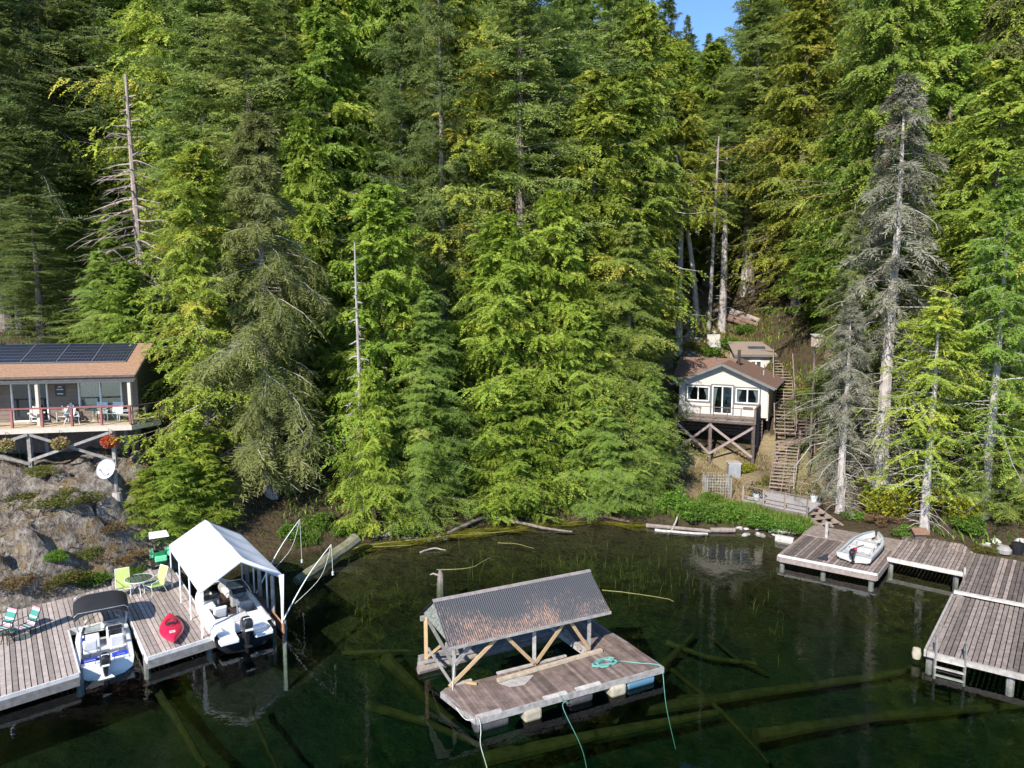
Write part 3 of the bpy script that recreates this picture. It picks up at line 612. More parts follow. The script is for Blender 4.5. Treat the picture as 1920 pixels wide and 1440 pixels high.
# the dense forest behind: everything that fills the slope ----------
def zone(u):
    return ('high above the brown cabin' if u < 330 else 'high above the white boat canopy' if u < 640 else 'high above the floating boathouse' if u < 1130
            else 'high above the white cabin' if u < 1460 else 'high above the aluminium boat' if u < 1700 else 'high above the large dock')
KINDS = [('fir', 'fir_tree', 'mid green bushy fir', 3), ('firdark', 'fir_tree', 'dark green fir', 3), ('hemlock', 'hemlock_tree', 'feathery green hemlock', 2), ('cedar_d', 'cedar_tree', 'deep green cedar', 2),
         ('cedar_y', 'cedar_tree', 'yellowish cedar', 1.4), ('cedar', 'cedar_tree', 'bright green cedar', 1), ('lichen', 'hemlock_tree', 'olive brown hemlock', .8)]
gR = random.Random(5)
row = 0; Y = 51.0
while Y < 150:
    step = 3.6 + (Y - 50) * .05; half = Y * 1010 / FOC
    x = -half + gR.uniform(0, step)
    while x < half:
        xx, yy = x + gR.uniform(-1, 1), Y + gR.uniform(-1.3, 1.3); x += step * gR.uniform(.85, 1.25)
        u = 960 + FOC * xx / (yy * .99)
        if (1225 < u < 1475 and yy < 74) or (1400 < u < 1600 and yy < 68): continue                       # scree, cabin and shed clearing
        if u < 330 and yy < 55: continue
        kd = gR.choices(KINDS, [k[3] for k in KINDS])[0]
        Ht = gR.uniform(25, 37)
        g_ = ground(xx, yy) - .1
        gap = 1228 < u < 1352
        vmax = gR.uniform(62, 110) if gap else -400
        Ht = min(Ht, at(u, vmax, yy).z - g_)
        if Ht < 6: continue
        if yy > 88 and g_ + Ht < at(u, 30, yy).z and not gap and row % 2: continue
        if yy > 78 and not gap and gR.random() < .45 + (yy - 78) * .012: continue
        if gR.random() < .4 and yy < 80 and not (1180 < u < 1600): tree(gR.choice(('hemlock', 'cedar_d', 'cedar', 'hemlock')), xx + gR.uniform(-2.4, 2.4), yy - 2, gR.uniform(9, 17), gR.uniform(2.4, 3.6), 'half grown conifer filling a gap between the tall trees %s' % zone(u), 'young_tree', group='half grown conifers in the gaps')
        near = 'lower on' if yy < 66 else 'up on'
        tree(kd[0] if yy < 100 else gR.choice(('far', 'fir', 'firdark')), xx, yy, Ht, gR.uniform(4.2, 6.2) * (Ht / 26) ** .5 * (.75 if kd[0] in ('far',) else 1),
             '%s %s the wooded slope %s' % (kd[2] if yy < 100 else 'distant dark conifer', near, zone(u)), kd[1] if yy < 100 else 'spruce_tree', group='forest trees on the slope', z=g_)
    Y += 4.3 + (Y - 50) * .075; row += 1
# ------------------------------------------------------------------ local frames
def frame(o, ang):
    c, s = math.cos(ang), math.sin(ang)
    return lambda a, b, z=0.: Vector((o[0] + a * c - b * s, o[1] + a * s + b * c, z))
V3 = lambda p, z: Vector((p[0], p[1], z))

# ------------------------------------------------------------------ brown cabin on the rock (its deck, rails and braces belong to it)
ca = rad(12.6); K = (-20.1, 36.9); L = frame(K, ca); DZ = 6.75
cab = thing('brown_cabin', 'brown cabin with solar panels on its tan roof standing on the rock', 'cabin', L(-4, 3, 4.5))
WB, WD = 2.1, 7.6                                           # wall line behind the deck edge, depth
m = MB()                                                    # front wall pieces around openings
op = [(-8.6, -6.95, 1.0, 2.1), (-6.3, -4.6, .05, 2.1), (-3.05, -.95, .75, 2.15)]
xs = -13.
for a, b, z0, z1 in op:
    m.hexa([L(xs, WB, DZ), L(a, WB, DZ), L(a, WB + .14, DZ), L(xs, WB + .14, DZ), L(xs, WB, 9.3), L(a, WB, 9.3), L(a, WB + .14, 9.3), L(xs, WB + .14, 9.3)], .5)
    for q0, q1 in ((DZ, DZ + z0), (DZ + z1, 9.3)):
        m.hexa([L(a, WB, q0), L(b, WB, q0), L(b, WB + .14, q0), L(a, WB + .14, q0), L(a, WB, q1), L(b, WB, q1), L(b, WB + .14, q1), L(a, WB + .14, q1)], .5)
    xs = b
m.hexa([L(xs, WB, DZ), L(-.15, WB, DZ), L(-.15, WB + .14, DZ), L(xs, WB + .14, DZ), L(xs, WB, 9.3), L(-.15, WB, 9.3), L(-.15, WB + .14, 9.3), L(xs, WB + .14, 9.3)], .5)
for k in range(10):                                         # lap siding shadow lines
    z = DZ + .22 * k + .2; s_ = -13.
    for a, b, z0, z1 in op + [(-.15, -.15, 0, 0)]:
        hit = z0 < z - DZ < z1
        e = a
        m.bar(L(s_, WB - .008, z), L(e, WB - .008, z), .016, .03, val=.3)
        s_ = b if hit else e
m.build('front_wall', M['brown_siding'], cab)
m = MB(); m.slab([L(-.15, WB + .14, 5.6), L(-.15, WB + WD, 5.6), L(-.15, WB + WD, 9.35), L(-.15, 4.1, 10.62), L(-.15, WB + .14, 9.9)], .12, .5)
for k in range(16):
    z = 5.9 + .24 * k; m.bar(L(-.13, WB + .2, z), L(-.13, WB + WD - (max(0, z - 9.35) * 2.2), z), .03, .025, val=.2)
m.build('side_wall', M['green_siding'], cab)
m = MB(); m.prism([L(-13, WB + .2), L(-.3, WB + .2), L(-.3, WB + WD), L(-13, WB + WD)], 5.0, DZ - .05); m.build('floor_base', M['dark_wood'], cab)
m = MB(); m.prism([L(-13, WB + 2.0), L(-.3, WB + 2.0), L(-.3, WB + 2.1), L(-13, WB + 2.1)], DZ, 9.2); m.build('inner_wall', M['grey_trim'], cab)
EZ, RZ, EB, RB = 9.35, 10.82, .35, 4.1                       # eave and ridge heights and depths
roof = MB(); roof.slab([L(-13.5, EB, EZ), L(.25, EB, EZ), L(.25, RB, RZ), L(-13.5, RB, RZ)], .1, .5)
roof.slab([L(-13.5, RB + .003, RZ), L(.25, RB + .003, RZ), L(.25, WB + WD + .5, 9.0), L(-13.5, WB + WD + .5, 9.0)], .1, .5)
sl = (RZ - EZ) / (RB - EB)
for k in range(1, 22):
    b = EB + (RB - EB) * k / 22; roof.bar(L(-13.5, b, EZ + (b - EB) * sl + .004), L(.25, b, EZ + (b - EB) * sl + .004), .02, .014, val=R_.uniform(.2, .7))
rf = roof.build('roof', M['shingle_tan'], cab)
m = MB(); m.bar(L(-13.5, EB + .02, EZ - .17), L(.26, EB + .02, EZ - .17), .05, .16, val=.6); m.bar(L(.26, EB, EZ - .1), L(.26, RB, RZ - .1), .05, .16, val=.6)
m.build('fascia', M['dark_wood'], cab)
m = MB(); m.bar(L(-13.5, EB - .05, EZ - .06), L(.26, EB - .05, EZ - .06), .11, .1, val=.4); m.build('gutter', M['dark_wood'], cab)
m = MB(); m.bar(L(-13.5, .62, EZ - .30), L(.12, .62, EZ - .30), .12, .2, val=.7); m.build('porch_beam', M['cream_trim'], cab)
for a in (-9.3, -4.5, -.12):
    m = MB(); m.bar(L(a, .62, DZ), L(a, .62, EZ - .40), .16, .16, up=(0, 1, 0)); m.build('porch_post', M['cream_trim'], cab)
for k in range(7):                                          # solar panels lying on the roof slope
    a1 = -.55 - k * 1.72; a0 = a1 - 1.70; b0, b1 = 1.75, RB - .12; z0, z1 = EZ + (b0 - EB) * sl + .07, EZ + (b1 - EB) * sl + .07
    pn = MB(); pn.slab([L(a0, b0, z0), L(a1, b0, z0), L(a1, b1, z1), L(a0, b1, z1)], .035, .5); fr = pn.build('solar_panel', M['cell_grid'], rf)
    fr.parent = cab; fr.matrix_parent_inverse = cab.matrix_basis.inverted()
    ce = MB(); nxp, nyp = 10, 6
    for i in range(nxp):
        for j in range(nyp):
            u0, u1 = a0 + .012 + 1.676 * i / nxp + .007, a0 + .012 + 1.676 * (i + 1) / nxp - .007
            w0, w1 = (j + .035) / nyp, (j + .965) / nyp
            q = lambda a, w_: L(a, b0 + .03 + (b1 - b0 - .06) * w_, z0 + (z1 - z0) * (.01 + .98 * w_) + .006)
            ce.slab([q(u0, w0), q(u1, w0), q(u1, w1), q(u0, w1)], .004, .5 + .1 * ((i + j) % 2))
    ce.build('cells', M['cell'], fr)
m = MB(); m.tube([L(-8.05, 3.2, 10.3), L(-8.05, 3.2, 11.55)], .10, 12); m.lathe([(.0, .0), (.17, .0), (.17, .06), (.0, .1)], tuple(L(-8.05, 3.2, 11.62)), 12); m.build('stove_pipe', M['galv'], cab, True)
# windows and sliding doors with curtains
def window(a0, a1, z0, z1, Lf, wb, par, split=True, trim='white_paint', nm='window', cur=None, base=DZ):
    f = MB(); t = .07
    for p, q in (((a0, z0), (a1, z0)), ((a0, z1), (a1, z1))): f.bar(Lf(p[0], wb, base + p[1]), Lf(q[0], wb, base + q[1]), .12, t, val=.5)
    for a in (a0, a1) + (((a0 + a1) / 2,) if split else ()): f.bar(Lf(a, wb - .002, base + z0), Lf(a, wb - .002, base + z1), t, .12, up=(0, 1, 0), val=.5)
    fo = f.build(nm, M[trim], par)
    g = MB(); g.hexa([Lf(a0, wb + .03, base + z0), Lf(a1, wb + .03, base + z0), Lf(a1, wb + .045, base + z0), Lf(a0, wb + .045, base + z0)] + [Lf(a0, wb + .03, base + z1), Lf(a1, wb + .03, base + z1), Lf(a1, wb + .045, base + z1), Lf(a0, wb + .045, base + z1)], .5)
    g.build('pane', M['dark_glass'] if cur is None else M['screen'], fo)
    return fo
window(-8.6, -6.95, 1.0, 2.1, L, WB, cab)
window(-6.3, -4.6, .05, 2.1, L, WB, cab, nm='sliding_door')
wf = window(-3.05, -.95, .75, 2.15, L, WB, cab, cur=1)
m = MB(); m.loft([[L(-2.98 + .95 * k / 40, WB + .12 + .03 * math.sin(k * 1.7), z) for k in range(41)] for z in (DZ + .76, DZ + 2.12)], False, False, .5); m.build('curtain', M['curtain'], wf)
m = MB(); m.hexa([L(-4.22, WB - .03, DZ + 1.35), L(-3.72, WB - .03, DZ + 1.35), L(-3.72, WB - .005, DZ + 1.35), L(-4.22, WB - .005, DZ + 1.35), L(-4.22, WB - .03, DZ + 1.95), L(-3.72, WB - .03, DZ + 1.95), L(-3.72, WB - .005, DZ + 1.95), L(-4.22, WB - .005, DZ + 1.95)])
wp = m.build('wall_plaque', M['black_metal'], cab)
m = MB()
for z, a in ((1.86, .1), (1.72, .16), (1.48, .15)): m.box(L(-3.97, WB - .04, DZ + z), (a * 2, .02, .05), ca, .5)
m.build('relief', M['galv'], wp)
# deck
m = MB(); m.planks([L(-13, 0), L(0, 0), L(0, WB), L(-13, WB)], ca, .14, .008, DZ, .04); m.planks([L(0, .6), L(1.1, 1.6), L(1.1, WB + 2), L(0, WB + 2)], ca, .14, .008, DZ, .04); m.build('deck', M['deck_cream'], cab)
m = MB(); m.bar(L(-13, .02, DZ - .17), L(.03, .02, DZ - .17), .05, .25, val=.6); m.bar(L(.03, .0, DZ - .171), L(1.1, 1.5, DZ - .171), .05, .25, val=.5); m.build('deck_fascia', M['cream_trim'], cab)
m = MB()
for b in (.5, 1.2, 1.9): m.bar(L(-13, b, DZ - .16), L(0, b, DZ - .16), .05, .2)
m.build('joist', M['dark_wood'], cab)
m = MB(); m.bar(L(-13, .08, DZ + .98), L(.06, .08, DZ + .98), .13, .07, val=.5); m.build('top_rail', M['rail_red'], cab)
for k in range(9):
    m = MB(); m.bar(L(-.02 - 1.38 * k, .08, DZ - .1), L(-.02 - 1.38 * k, .08, DZ + .945), .1, .1, up=(0, 1, 0)); m.build('rail_post', M['rail_red'], cab)
m = MB(); m.bar(L(.1, .15, DZ + .95), L(1.05, 1.55, DZ + .95), .1, .06); m.bar(L(1.05, 1.55, DZ + .95), L(1.05, 4.2, DZ + .95), .1, .06)
m.build('side_rail', M['dark_wood'], cab)
for i, (a, b) in enumerate(((.55, .85), (1.05, 1.55), (1.05, 2.9), (1.05, 4.2))):
    m = MB(); m.bar(L(a, b, DZ - .1), L(a, b, DZ + .92), .09, .09, up=(0, 1, 0)); m.build('rail_post', M['dark_wood'], cab)
m = MB()
for k in range(18):
    b = 1.7 + k * .14; m.bar(L(1.05, b, DZ + .06), L(1.05, b, DZ + .92), .03, .03, up=(0, 1, 0))
m.build('baluster_panel', M['dark_wood'], cab)
for a in (-9.1, -4.85, -.9):
    for b in (.15, 2.3):
        p = L(a, b); g_ = ground(p.x, p.y)
        m = MB(); m.bar(V3(p, g_ - .1), V3(p, DZ - .28), .18, .18, up=(0, 1, 0)); m.build('deck_post', M['grey_wood'], cab)
        if b < 1: m = MB(); m.prism([L(a - .2, b - .2), L(a + .2, b - .2), L(a + .2, b + .2), L(a - .2, b + .2)], g_ - .5, g_ + .14); m.build('footing', M['concrete'], cab)
for a0, a1 in ((-9.1, -4.85), (-4.85, -.9)):
    for s_ in (0, 1):
        y_ = .04 - .09 * s_; za, zb = (5.05, DZ - .34) if s_ else (DZ - .34, 4.85)
        m = MB(); m.bar(L(a0, y_, za), L(a1, y_, zb), .05, .14); m.build('brace', M['grey_wood'], cab)

# ------------------------------------------------------------------ chairs and tables
def frame_bars(m, pts, r=.014): 
    for a, b in pts: m.tube([a, b], r, 6)
def adirondack():
    t = thing('deck_chair', 'x', 'chair'); m = MB()
    for k in range(5): m.bar((-.24 + .12 * k, .28, .36), (-.24 + .12 * k, -.26, .27), .105, .025)
    m.build('seat', M['cream_plastic'], t); m = MB()
    for k in range(5): h = .98 - .09 * abs(k - 2) ** 1.4; m.bar((-.22 + .11 * k, -.24, .26), (-.25 + .125 * k, -.24 - (h - .26) * .42, h), .1, .022, up=(0, 1, 0))
    m.build('backrest', M['cream_plastic'], t)
    for s in (-1, 1):
        m = MB(); m.bar((s * .33, -.38, .55), (s * .33, .36, .58), .13, .025); m.build('armrest', M['cream_plastic'], t)
        m = MB(); m.bar((s * .30, .30, 0), (s * .30, .30, .56), .09, .03, up=(1, 0, 0)); m.build('leg', M['cream_plastic'], t)
        m = MB(); m.bar((s * .27, -.62, 0.02), (s * .27, .30, .34), .03, .11); m.build('leg', M['cream_plastic'], t)
    return t
def sling_chair(label, fab, met, recl=.35, stripes=None, arm=True, back=.62, name='patio_chair'):
    t = thing(name, label, 'chair'); n = 10
    m = MB()
    if stripes:
        for k in range(n): m.hexa([(-.25, .28 - .052 * k, .40 - .008 * k), (.25, .28 - .052 * k, .40 - .008 * k), (.25, .28 - .052 * (k + 1), .392 - .008 * k), (-.25, .28 - .052 * (k + 1), .392 - .008 * k)] + [(-.25, .28 - .052 * k, .412 - .008 * k), (.25, .28 - .052 * k, .412 - .008 * k), (.25, .28 - .052 * (k + 1), .404 - .008 * k), (-.25, .28 - .052 * (k + 1), .404 - .008 * k)], stripes[k])
    else: m.slab([(-.25, .28, .41), (.25, .28, .41), (.25, -.24, .33), (-.25, -.24, .33)], .015)
    m.build('seat', M[fab], t); m = MB()
    p0 = Vector((0, -.24, .34)); p1 = Vector((0, -.24 - back * recl, .34 + back))
    for k in range(n):
        a = p0 + (p1 - p0) * k / n; b = p0 + (p1 - p0) * (k + 1) / n; d = Vector((0, .014, .004)); x = Vector((.25, 0, 0))
        m.hexa([a - x - d, a + x - d, a + x + d, a - x + d, b - x - d, b + x - d, b + x + d, b - x + d], (stripes[(k + 3) % n] if stripes else .5))
    m.build('backrest', M[fab], t)
    m = MB()
    for s in (-.27, .27):
        x = Vector((s, 0, 0)); m.tube([x + p1, x + p0, (s, .30, .41)], .015, 6)
        if arm: m.tube([x + p0 + (p1 - p0) * .45, (s, .1, .60), (s, .30, .57), (s, .34, .4)], .015, 6)
    m.tube([(-.27, p1.y, p1.z), (.27, p1.y, p1.z)], .015, 6); m.tube([(-.27, .3, .41), (.27, .3, .41)], .015, 6); m.build('frame', M[met], t, True)
    for s in (-.27, .27):
        m = MB(); m.tube([(s, .34, .42), (s, .30, .2), (s, .33, 0)], .015, 6); m.build('leg', M[met], t, True)
        m = MB(); m.tube([(s, -.22, .34), (s, -.32, .15), (s, -.38, 0)], .015, 6); m.build('leg', M[met], t, True)
    return t
def round_table(label, r, h, top, met, name='patio_table'):
    t = thing(name, label, 'table'); m = MB(); m.lathe([(0, 0), (r, 0), (r, .014), (0, .014)], (0, 0, h), 28); m.build('table_top', M[top], t)
    m = MB(); m.loft([[((r + q) * math.cos(k * .2244), (r + q) * math.sin(k * .2244), h + z) for q, z in ((0, -.015), (.02, -.015), (.02, .02), (0, .02))] for k in range(29)], True, False, .5); m.build('rim', M[met], t)
    for k in range(4):
        a = k * 1.5708 + .6; c = Vector((math.cos(a), math.sin(a), 0)); m = MB(); m.tube([c * .12 + Vector((0, 0, h)), c * .14 + Vector((0, 0, h * .5)), c * r * .75], .016, 6); m.build('leg', M[met], t, True)
    return t
def put(t, p, rz): t.location = p; t.rotation_euler = (0, 0, rz); return t
M['stripes'] = None
def stripemat():
    m, t, p = _new('striped cushion cloth'); N = t.nodes; a = N.new('ShaderNodeAttribute'); a.attribute_name = 'v'; r = N.new('ShaderNodeValToRGB'); r.color_ramp.interpolation = 'CONSTANT'
    e = r.color_ramp.elements; e[0].color = (.05, .22, .18, 1); e[1].position = .25; e[1].color = (.55, .57, .55, 1)
    x = e.new(.5); x.color = (.48, .22, .24, 1); x = e.new(.75); x.color = (.03, .04, .045, 1)
    t.links.new(a.outputs['Fac'], r.inputs[0]); t.links.new(r.outputs[0], p.inputs['Base Color']); p.inputs['Roughness'].default_value = .9; return m
M['stripes'] = stripemat()
C1 = adirondack(); put(C1, L(-4.95, 1.45, DZ), ca + rad(200)); C1['label'] = 'cream slatted deck chair with rounded back beside the cabin sliding door'
dup(C1, L(-3.55, 1.45, DZ), ca + rad(170), 'cream slatted deck chair below the wall plaque on the cabin deck')
W1 = sling_chair('white metal patio chair with arms at the near side of the cabin deck table', 'white_metal', 'white_metal', .25); put(W1, L(-3.1, .95, DZ), ca + rad(-70))
dup(W1, L(-1.95, 1.7, DZ), ca + rad(180), 'white patio chair behind the deck table under the curtained window')
dup(W1, L(-1.2, 1.65, DZ), ca + rad(170), 'white patio chair behind the deck table under the dark window half')
G1 = sling_chair('white framed patio chair with grey sling at the corner of the cabin deck', 'vinyl_grey', 'white_metal', .25); put(G1, L(-.55, 1.0, DZ), ca + rad(95))
put(round_table('dark glass patio table on the brown cabin deck', .55, .70, 'tableglass', 'black_metal'), L(-1.95, 1.2, DZ), 0)
S_ = [.1, .3, .6, .6, .3, .8, .1, .3, .1, .1]
dk = .5
X1 = sling_chair('striped teal and pink chair with black frame nearer the docked white boat', 'stripes', 'black_metal', .45, S_); put(X1, V3(atz(46, 1192, dk), dk), rad(152))
dup(X1, V3(atz(2, 1196, dk), dk), rad(158), 'striped teal and pink chair cut off by the photo edge')
pt = atz(20, 1208, dk); put(round_table('small black wire side table before the striped chairs', .28, .42, 'tableglass', 'black_metal', 'side_table'), V3(atz(14, 1206, dk), dk), 0)
G2 = sling_chair('lime green high back patio chair beside the boat with the black bimini', 'lime', 'white_metal', .35, back=.75); put(G2, V3(atz(232, 1118, dk), dk), rad(-150))
dup(G2, V3(atz(291, 1112, dk), dk), rad(150), 'lime green high back patio chair nearer the white boat canopy')
put(round_table('round glass patio table between the lime green chairs', .55, .68, 'tableglass', 'white_metal'), V3(atz(262, 1113, dk), dk), 0)
FR_ = MB()
# ------------------------------------------------------------------ hanging baskets, dish
def leafball(c, r, n, size, g, flat=1.):
    d = norm(g.normal(0, 1, (n, 3))); rr = r * g.uniform(.45, 1.0, (n, 1)) ** .5; p = d * rr * np.array([1, 1, flat]) + np.array(c)
    a = norm(d + g.normal(0, .6, (n, 3))); b = norm(np.cross(a, g.normal(0, 1, (n, 3)))); s = size * g.uniform(.6, 1.4, (n, 1))
    return np.stack([p, p + a * s * .5 + b * s * .32, p + a * s, p + a * s * .5 - b * s * .32], 1)
gB = np.random.default_rng(77)
def basket(a, matk, label):
    p = L(a, -.22, 5.92); t = thing('hanging_basket', label, 'flower basket', p)
    q = leafball(p, .36, 700, .12, gB, .8); o = bpy.data.objects.new('flowers', quadmesh('flowers', q, M[matk], gB.random(len(q)))); COL.objects.link(o); o.parent = t; o.matrix_parent_inverse = t.matrix_basis.inverted()
    m = MB(); m.lathe([(0, 0), (.12, 0), (.22, .2), (.2, .2), (.1, .04), (0, .04)], (p.x, p.y, p.z - .32), 14); m.build('pot', M['black_plastic'], t, True)
    m = MB(); m.tube([L(a, -.02, DZ - .2), L(a, -.22, DZ - .16), L(a, -.22, 6.2)], .012, 5); m.build('hook', M['black_metal'], t)
basket(-5.75, 'flower_pale', 'hanging basket of yellow and pale flowers at the photo edge under the cabin deck')
basket(-3.3, 'flower_pale', 'hanging basket of mixed pale pink flowers in the middle of the cabin deck edge')
basket(-1.0, 'flower_red', 'hanging basket of bright red flowers under the cabin deck corner')
dp = at(202, 880, 34.2); t = thing('satellite_dish', 'round white satellite dish on a post with concrete base below the brown cabin', 'satellite dish', (dp.x + .25, dp.y + .2, ground(dp.x + .25, dp.y + .2)))
ax = Vector((-.14, -.88, .36)).normalized(); e1 = ax.orthogonal().normalized(); e2 = ax.cross(e1)
def dring(r, k): return [dp + e1 * r * math.cos(6.2832 * i / 28) + e2 * r * math.sin(6.2832 * i / 28) + ax * k for i in range(28)]
m = MB(); m.loft([dring(r, .16 * r * r / .25) for r in (.02, .15, .3, .42, .49)], True, False, .5); m.build('dish', M['dish'], t, True)
m = MB(); fp = dp + ax * .55 + Vector((0, 0, -.12)); m.tube([dp - Vector((0, 0, .46)) + ax * .1, fp], .018, 6); m.box(fp, (.08, .1, .1)); m.build('feed_arm', M['galv'], t)
gz = ground(dp.x + .25, dp.y + .2); m = MB(); m.tube([(dp.x + .25, dp.y + .2, gz - .2), (dp.x + .25, dp.y + .2, dp.z - .2), dp - ax * .03], .09, 10); m.build('post', M['grey_wood'], t)
m = MB(); m.lathe([(0, 0), (.28, 0), (.2, .5), (0, .5)], (dp.x + .25, dp.y + .2, gz - .1), 12); m.build('footing', M['concrete'], t)

# ------------------------------------------------------------------ white cabin, garden shed
wa = rad(-26); Wc = frame((15.9, 53.2), wa); WZ = 4.75; hw, dep = 3.25, 7.0
wc = thing('white_cabin', 'small white cabin with red brown roof on tall braced posts', 'cabin', Wc(0, 3, 4))
ops = [(-2.62, -1.0, .95, 2.0), (-.72, .72, .04, 2.12), (1.0, 2.62, .95, 2.0)]
m = MB(); top = WZ + 2.35; xs = -hw
def wallpiece(m, a, b, z0, z1, y0=0., y1=.14): m.hexa([Wc(a, y0, z0), Wc(b, y0, z0), Wc(b, y1, z0), Wc(a, y1, z0), Wc(a, y0, z1), Wc(b, y0, z1), Wc(b, y1, z1), Wc(a, y1, z1)], .5)
for a, b, z0, z1 in ops:
    wallpiece(m, xs, a, WZ - .1, top); wallpiece(m, a, b, WZ - .1, WZ + z0); wallpiece(m, a, b, WZ + z1, top); xs = b
wallpiece(m, xs, hw, WZ - .1, top)
m.slab([Wc(-hw, .002, top), Wc(hw, .002, top), Wc(0, .002, top + 1.42)], .138, .5)
for k in range(7):
    z = top + .02 + .2 * k; e = hw * (1 - (z - top) / 1.42); m.bar(Wc(-e, -.006, z), Wc(e, -.006, z), .014, .03, val=.1)
m.build('front_wall', M['white_siding'], wc)
m = MB()
for s in (-1, 1): m.hexa([Wc(s * hw - .06, .14, WZ - .3), Wc(s * hw + .06, .14, WZ - .3), Wc(s * hw + .06, dep, WZ - .3), Wc(s * hw - .06, dep, WZ - .3)] + [Wc(s * hw - .06, .14, top), Wc(s * hw + .06, .14, top), Wc(s * hw + .06, dep, top), Wc(s * hw - .06, dep, top)], .5)
wallpiece(m, -hw, hw, WZ - .3, top, dep, dep + .1); m.build('side_wall', M['white_siding'], wc)
m = MB(); m.prism([Wc(-hw + .1, .2), Wc(hw - .1, .2), Wc(hw - .1, dep), Wc(-hw + .1, dep)], WZ - .25, WZ - .05); m.build('floor_base', M['dark_wood'], wc)
m = MB(); wallpiece(m, -hw + .1, hw - .1, WZ, top, 2.4, 2.5); m.build('inner_wall', M['grey_trim'], wc)
fo, so_ = .55, .55; sl = 1.42 / hw; rz_ = top + 1.42 + .12; ez = rz_ - sl * (hw + so_)
rf = MB()
for s in (-1, 1):
    rf.slab([Wc(s * .002, -fo, rz_), Wc(s * (hw + so_), -fo, ez), Wc(s * (hw + so_), dep + .3, ez), Wc(s * .002, dep + .3, rz_)], .1, .5)
    for k in range(1, 20):
        a = s * (hw + so_) * k / 20; z = rz_ - sl * abs(a) + .004; rf.bar(Wc(a, -fo, z), Wc(a, dep + .3, z), .02, .012, val=R_.uniform(.1, .6))
ra_, rb_, re_, rr_ = -hw - so_ - .2, 3.4, ez + .12, rz_ + .1                     # rear wing with its ridge across the house
rf.slab([Wc(ra_, .5, re_), Wc(-.2, .5, re_), Wc(.6, rb_, rr_), Wc(ra_, rb_, rr_)], .1, .5); rf.slab([Wc(ra_, rb_ + .003, rr_), Wc(.6, rb_ + .003, rr_), Wc(.6, dep + .4, ez + .2), Wc(ra_, dep + .4, ez + .2)], .1, .5)
for k in range(1, 13): rf.bar(Wc(ra_, .5 + (rb_ - .5) * k / 13, re_ + (rr_ - re_) * k / 13 + .004), Wc(-.2 + .8 * k / 13, .5 + (rb_ - .5) * k / 13, re_ + (rr_ - re_) * k / 13 + .004), .02, .012, val=R_.uniform(.1, .6))
rf.build('roof', M['shingle_brown'], wc)
m = MB(); m.slab([Wc(-hw - .05, 1.2, top), Wc(-hw - .05, 6.0, top), Wc(-hw - .05, rb_, rr_ - .2)], .08, .5); m.build('gable_wall', M['white_siding'], wc)
m = MB()
for s in (-1, 1): m.bar(Wc(0, -fo - .025, rz_ - .1), Wc(s * (hw + so_), -fo - .025, ez - .1), .045, .2, val=.5); m.bar(Wc(s * (hw + so_ + .06), -fo, ez - .06), Wc(s * (hw + so_ + .06), dep + .3, ez - .06), .1, .1, val=.5)
m.build('fascia', M['grey_trim'], wc)
m = MB(); q = Wc(.75, 2.6); m.tube([V3(q, rz_ - .5), V3(q, rz_ + .75)], .11, 12); m.lathe([(0, 0), (.15, 0), (.15, .05), (0, .08)], (q.x, q.y, rz_ + .78), 12); m.build('stove_pipe', M['black_metal'], wc, True)
q = Wc(2.55, 3.2); m = MB(); m.tube([V3(q, rz_ - 1.25), V3(q, rz_ - .72)], .06, 8); m.build('vent_pipe', M['galv'], wc)
m = MB()
for a in (-hw + .15, hw - .1): m.box(Wc(a, -.5, ez + .18), (.13, .1, .13), wa)
m.build('floodlight', M['white_paint'], wc)
for a, b, z0, z1 in ops:
    f = window(a, b, z0, z1, Wc, .0, wc, True, 'white_paint', 'sliding_door' if z0 < .5 else 'window', 1, WZ)
    m = MB(); hh = z1 - z0
    for s, e in ((a + .04, 1), (b - .04, -1)):                         # tied back curtains
        wid = .42 if z0 > .5 else .34
        if z0 < .5 and e < 0: continue
        P = [[Wc(s + e * wid * (.95 if t < .15 else .35 + .6 * abs(t - .72) / .72 if t < .72 else .35 + .4 * (t - .72)) * k / 8, .10 + .02 * math.sin(k * 2), WZ + z1 - .05 - t * (hh - .1)) for k in range(9)] for t in (0, .15, .4, .72, .85, 1)]
        m.loft(P, False, False, .5)
    m.build('curtain', M['white_cloth'], f)
    m = MB(); t_ = .07
    for (p, q) in (((a - .1, z1 + .1), (b + .1, z1 + .1)),) + ((((a - .1, z0 - .1), (b + .1, z0 - .1)),) if z0 > .5 else ()): m.bar(Wc(p[0], -.03, WZ + p[1]), Wc(q[0], -.03, WZ + q[1]), .05, .1, val=.5)
    for x in (a - .1, b + .1): m.bar(Wc(x, -.028, WZ + max(0, z0 - .1)), Wc(x, -.028, WZ + z1 + .1), .1, .05, up=(0, 1, 0), val=.5)
    m.build('trim', M['grey_trim'], f)
m = MB(); m.box(Wc(1.9, -.03, WZ + .55), (.7, .03, .2), wa); m.build('name_board', M['dark_wood'], wc)
DB, DL, DR = -2.7, -3.0, 2.75
m = MB(); m.planks([Wc(DL, DB), Wc(DR, DB), Wc(DR, -.02), Wc(DL, -.02)], wa, .14, .01, WZ - .06, .04); m.build('deck', M['deck_brown'], wc)
m = MB(); m.bar(Wc(DL, DB, WZ - .17), Wc(DR, DB, WZ - .17), .06, .16); m.bar(Wc(DR, DB, WZ - .2), Wc(DR, 0, WZ - .2), .06, .22); m.bar(Wc(DL, DB + 1.3, WZ - .22), Wc(DR, DB + 1.3, WZ - .22), .06, .2); m.build('deck_fascia', M['dark_wood'], wc)
m = MB(); m.bar(Wc(DL, DB, WZ + .88), Wc(DR, DB, WZ + .88), .07, .05); m.bar(Wc(DR, DB, WZ + .9), Wc(DR, -.1, WZ + .9), .12, .06); m.build('top_rail', M['dark_wood'], wc)
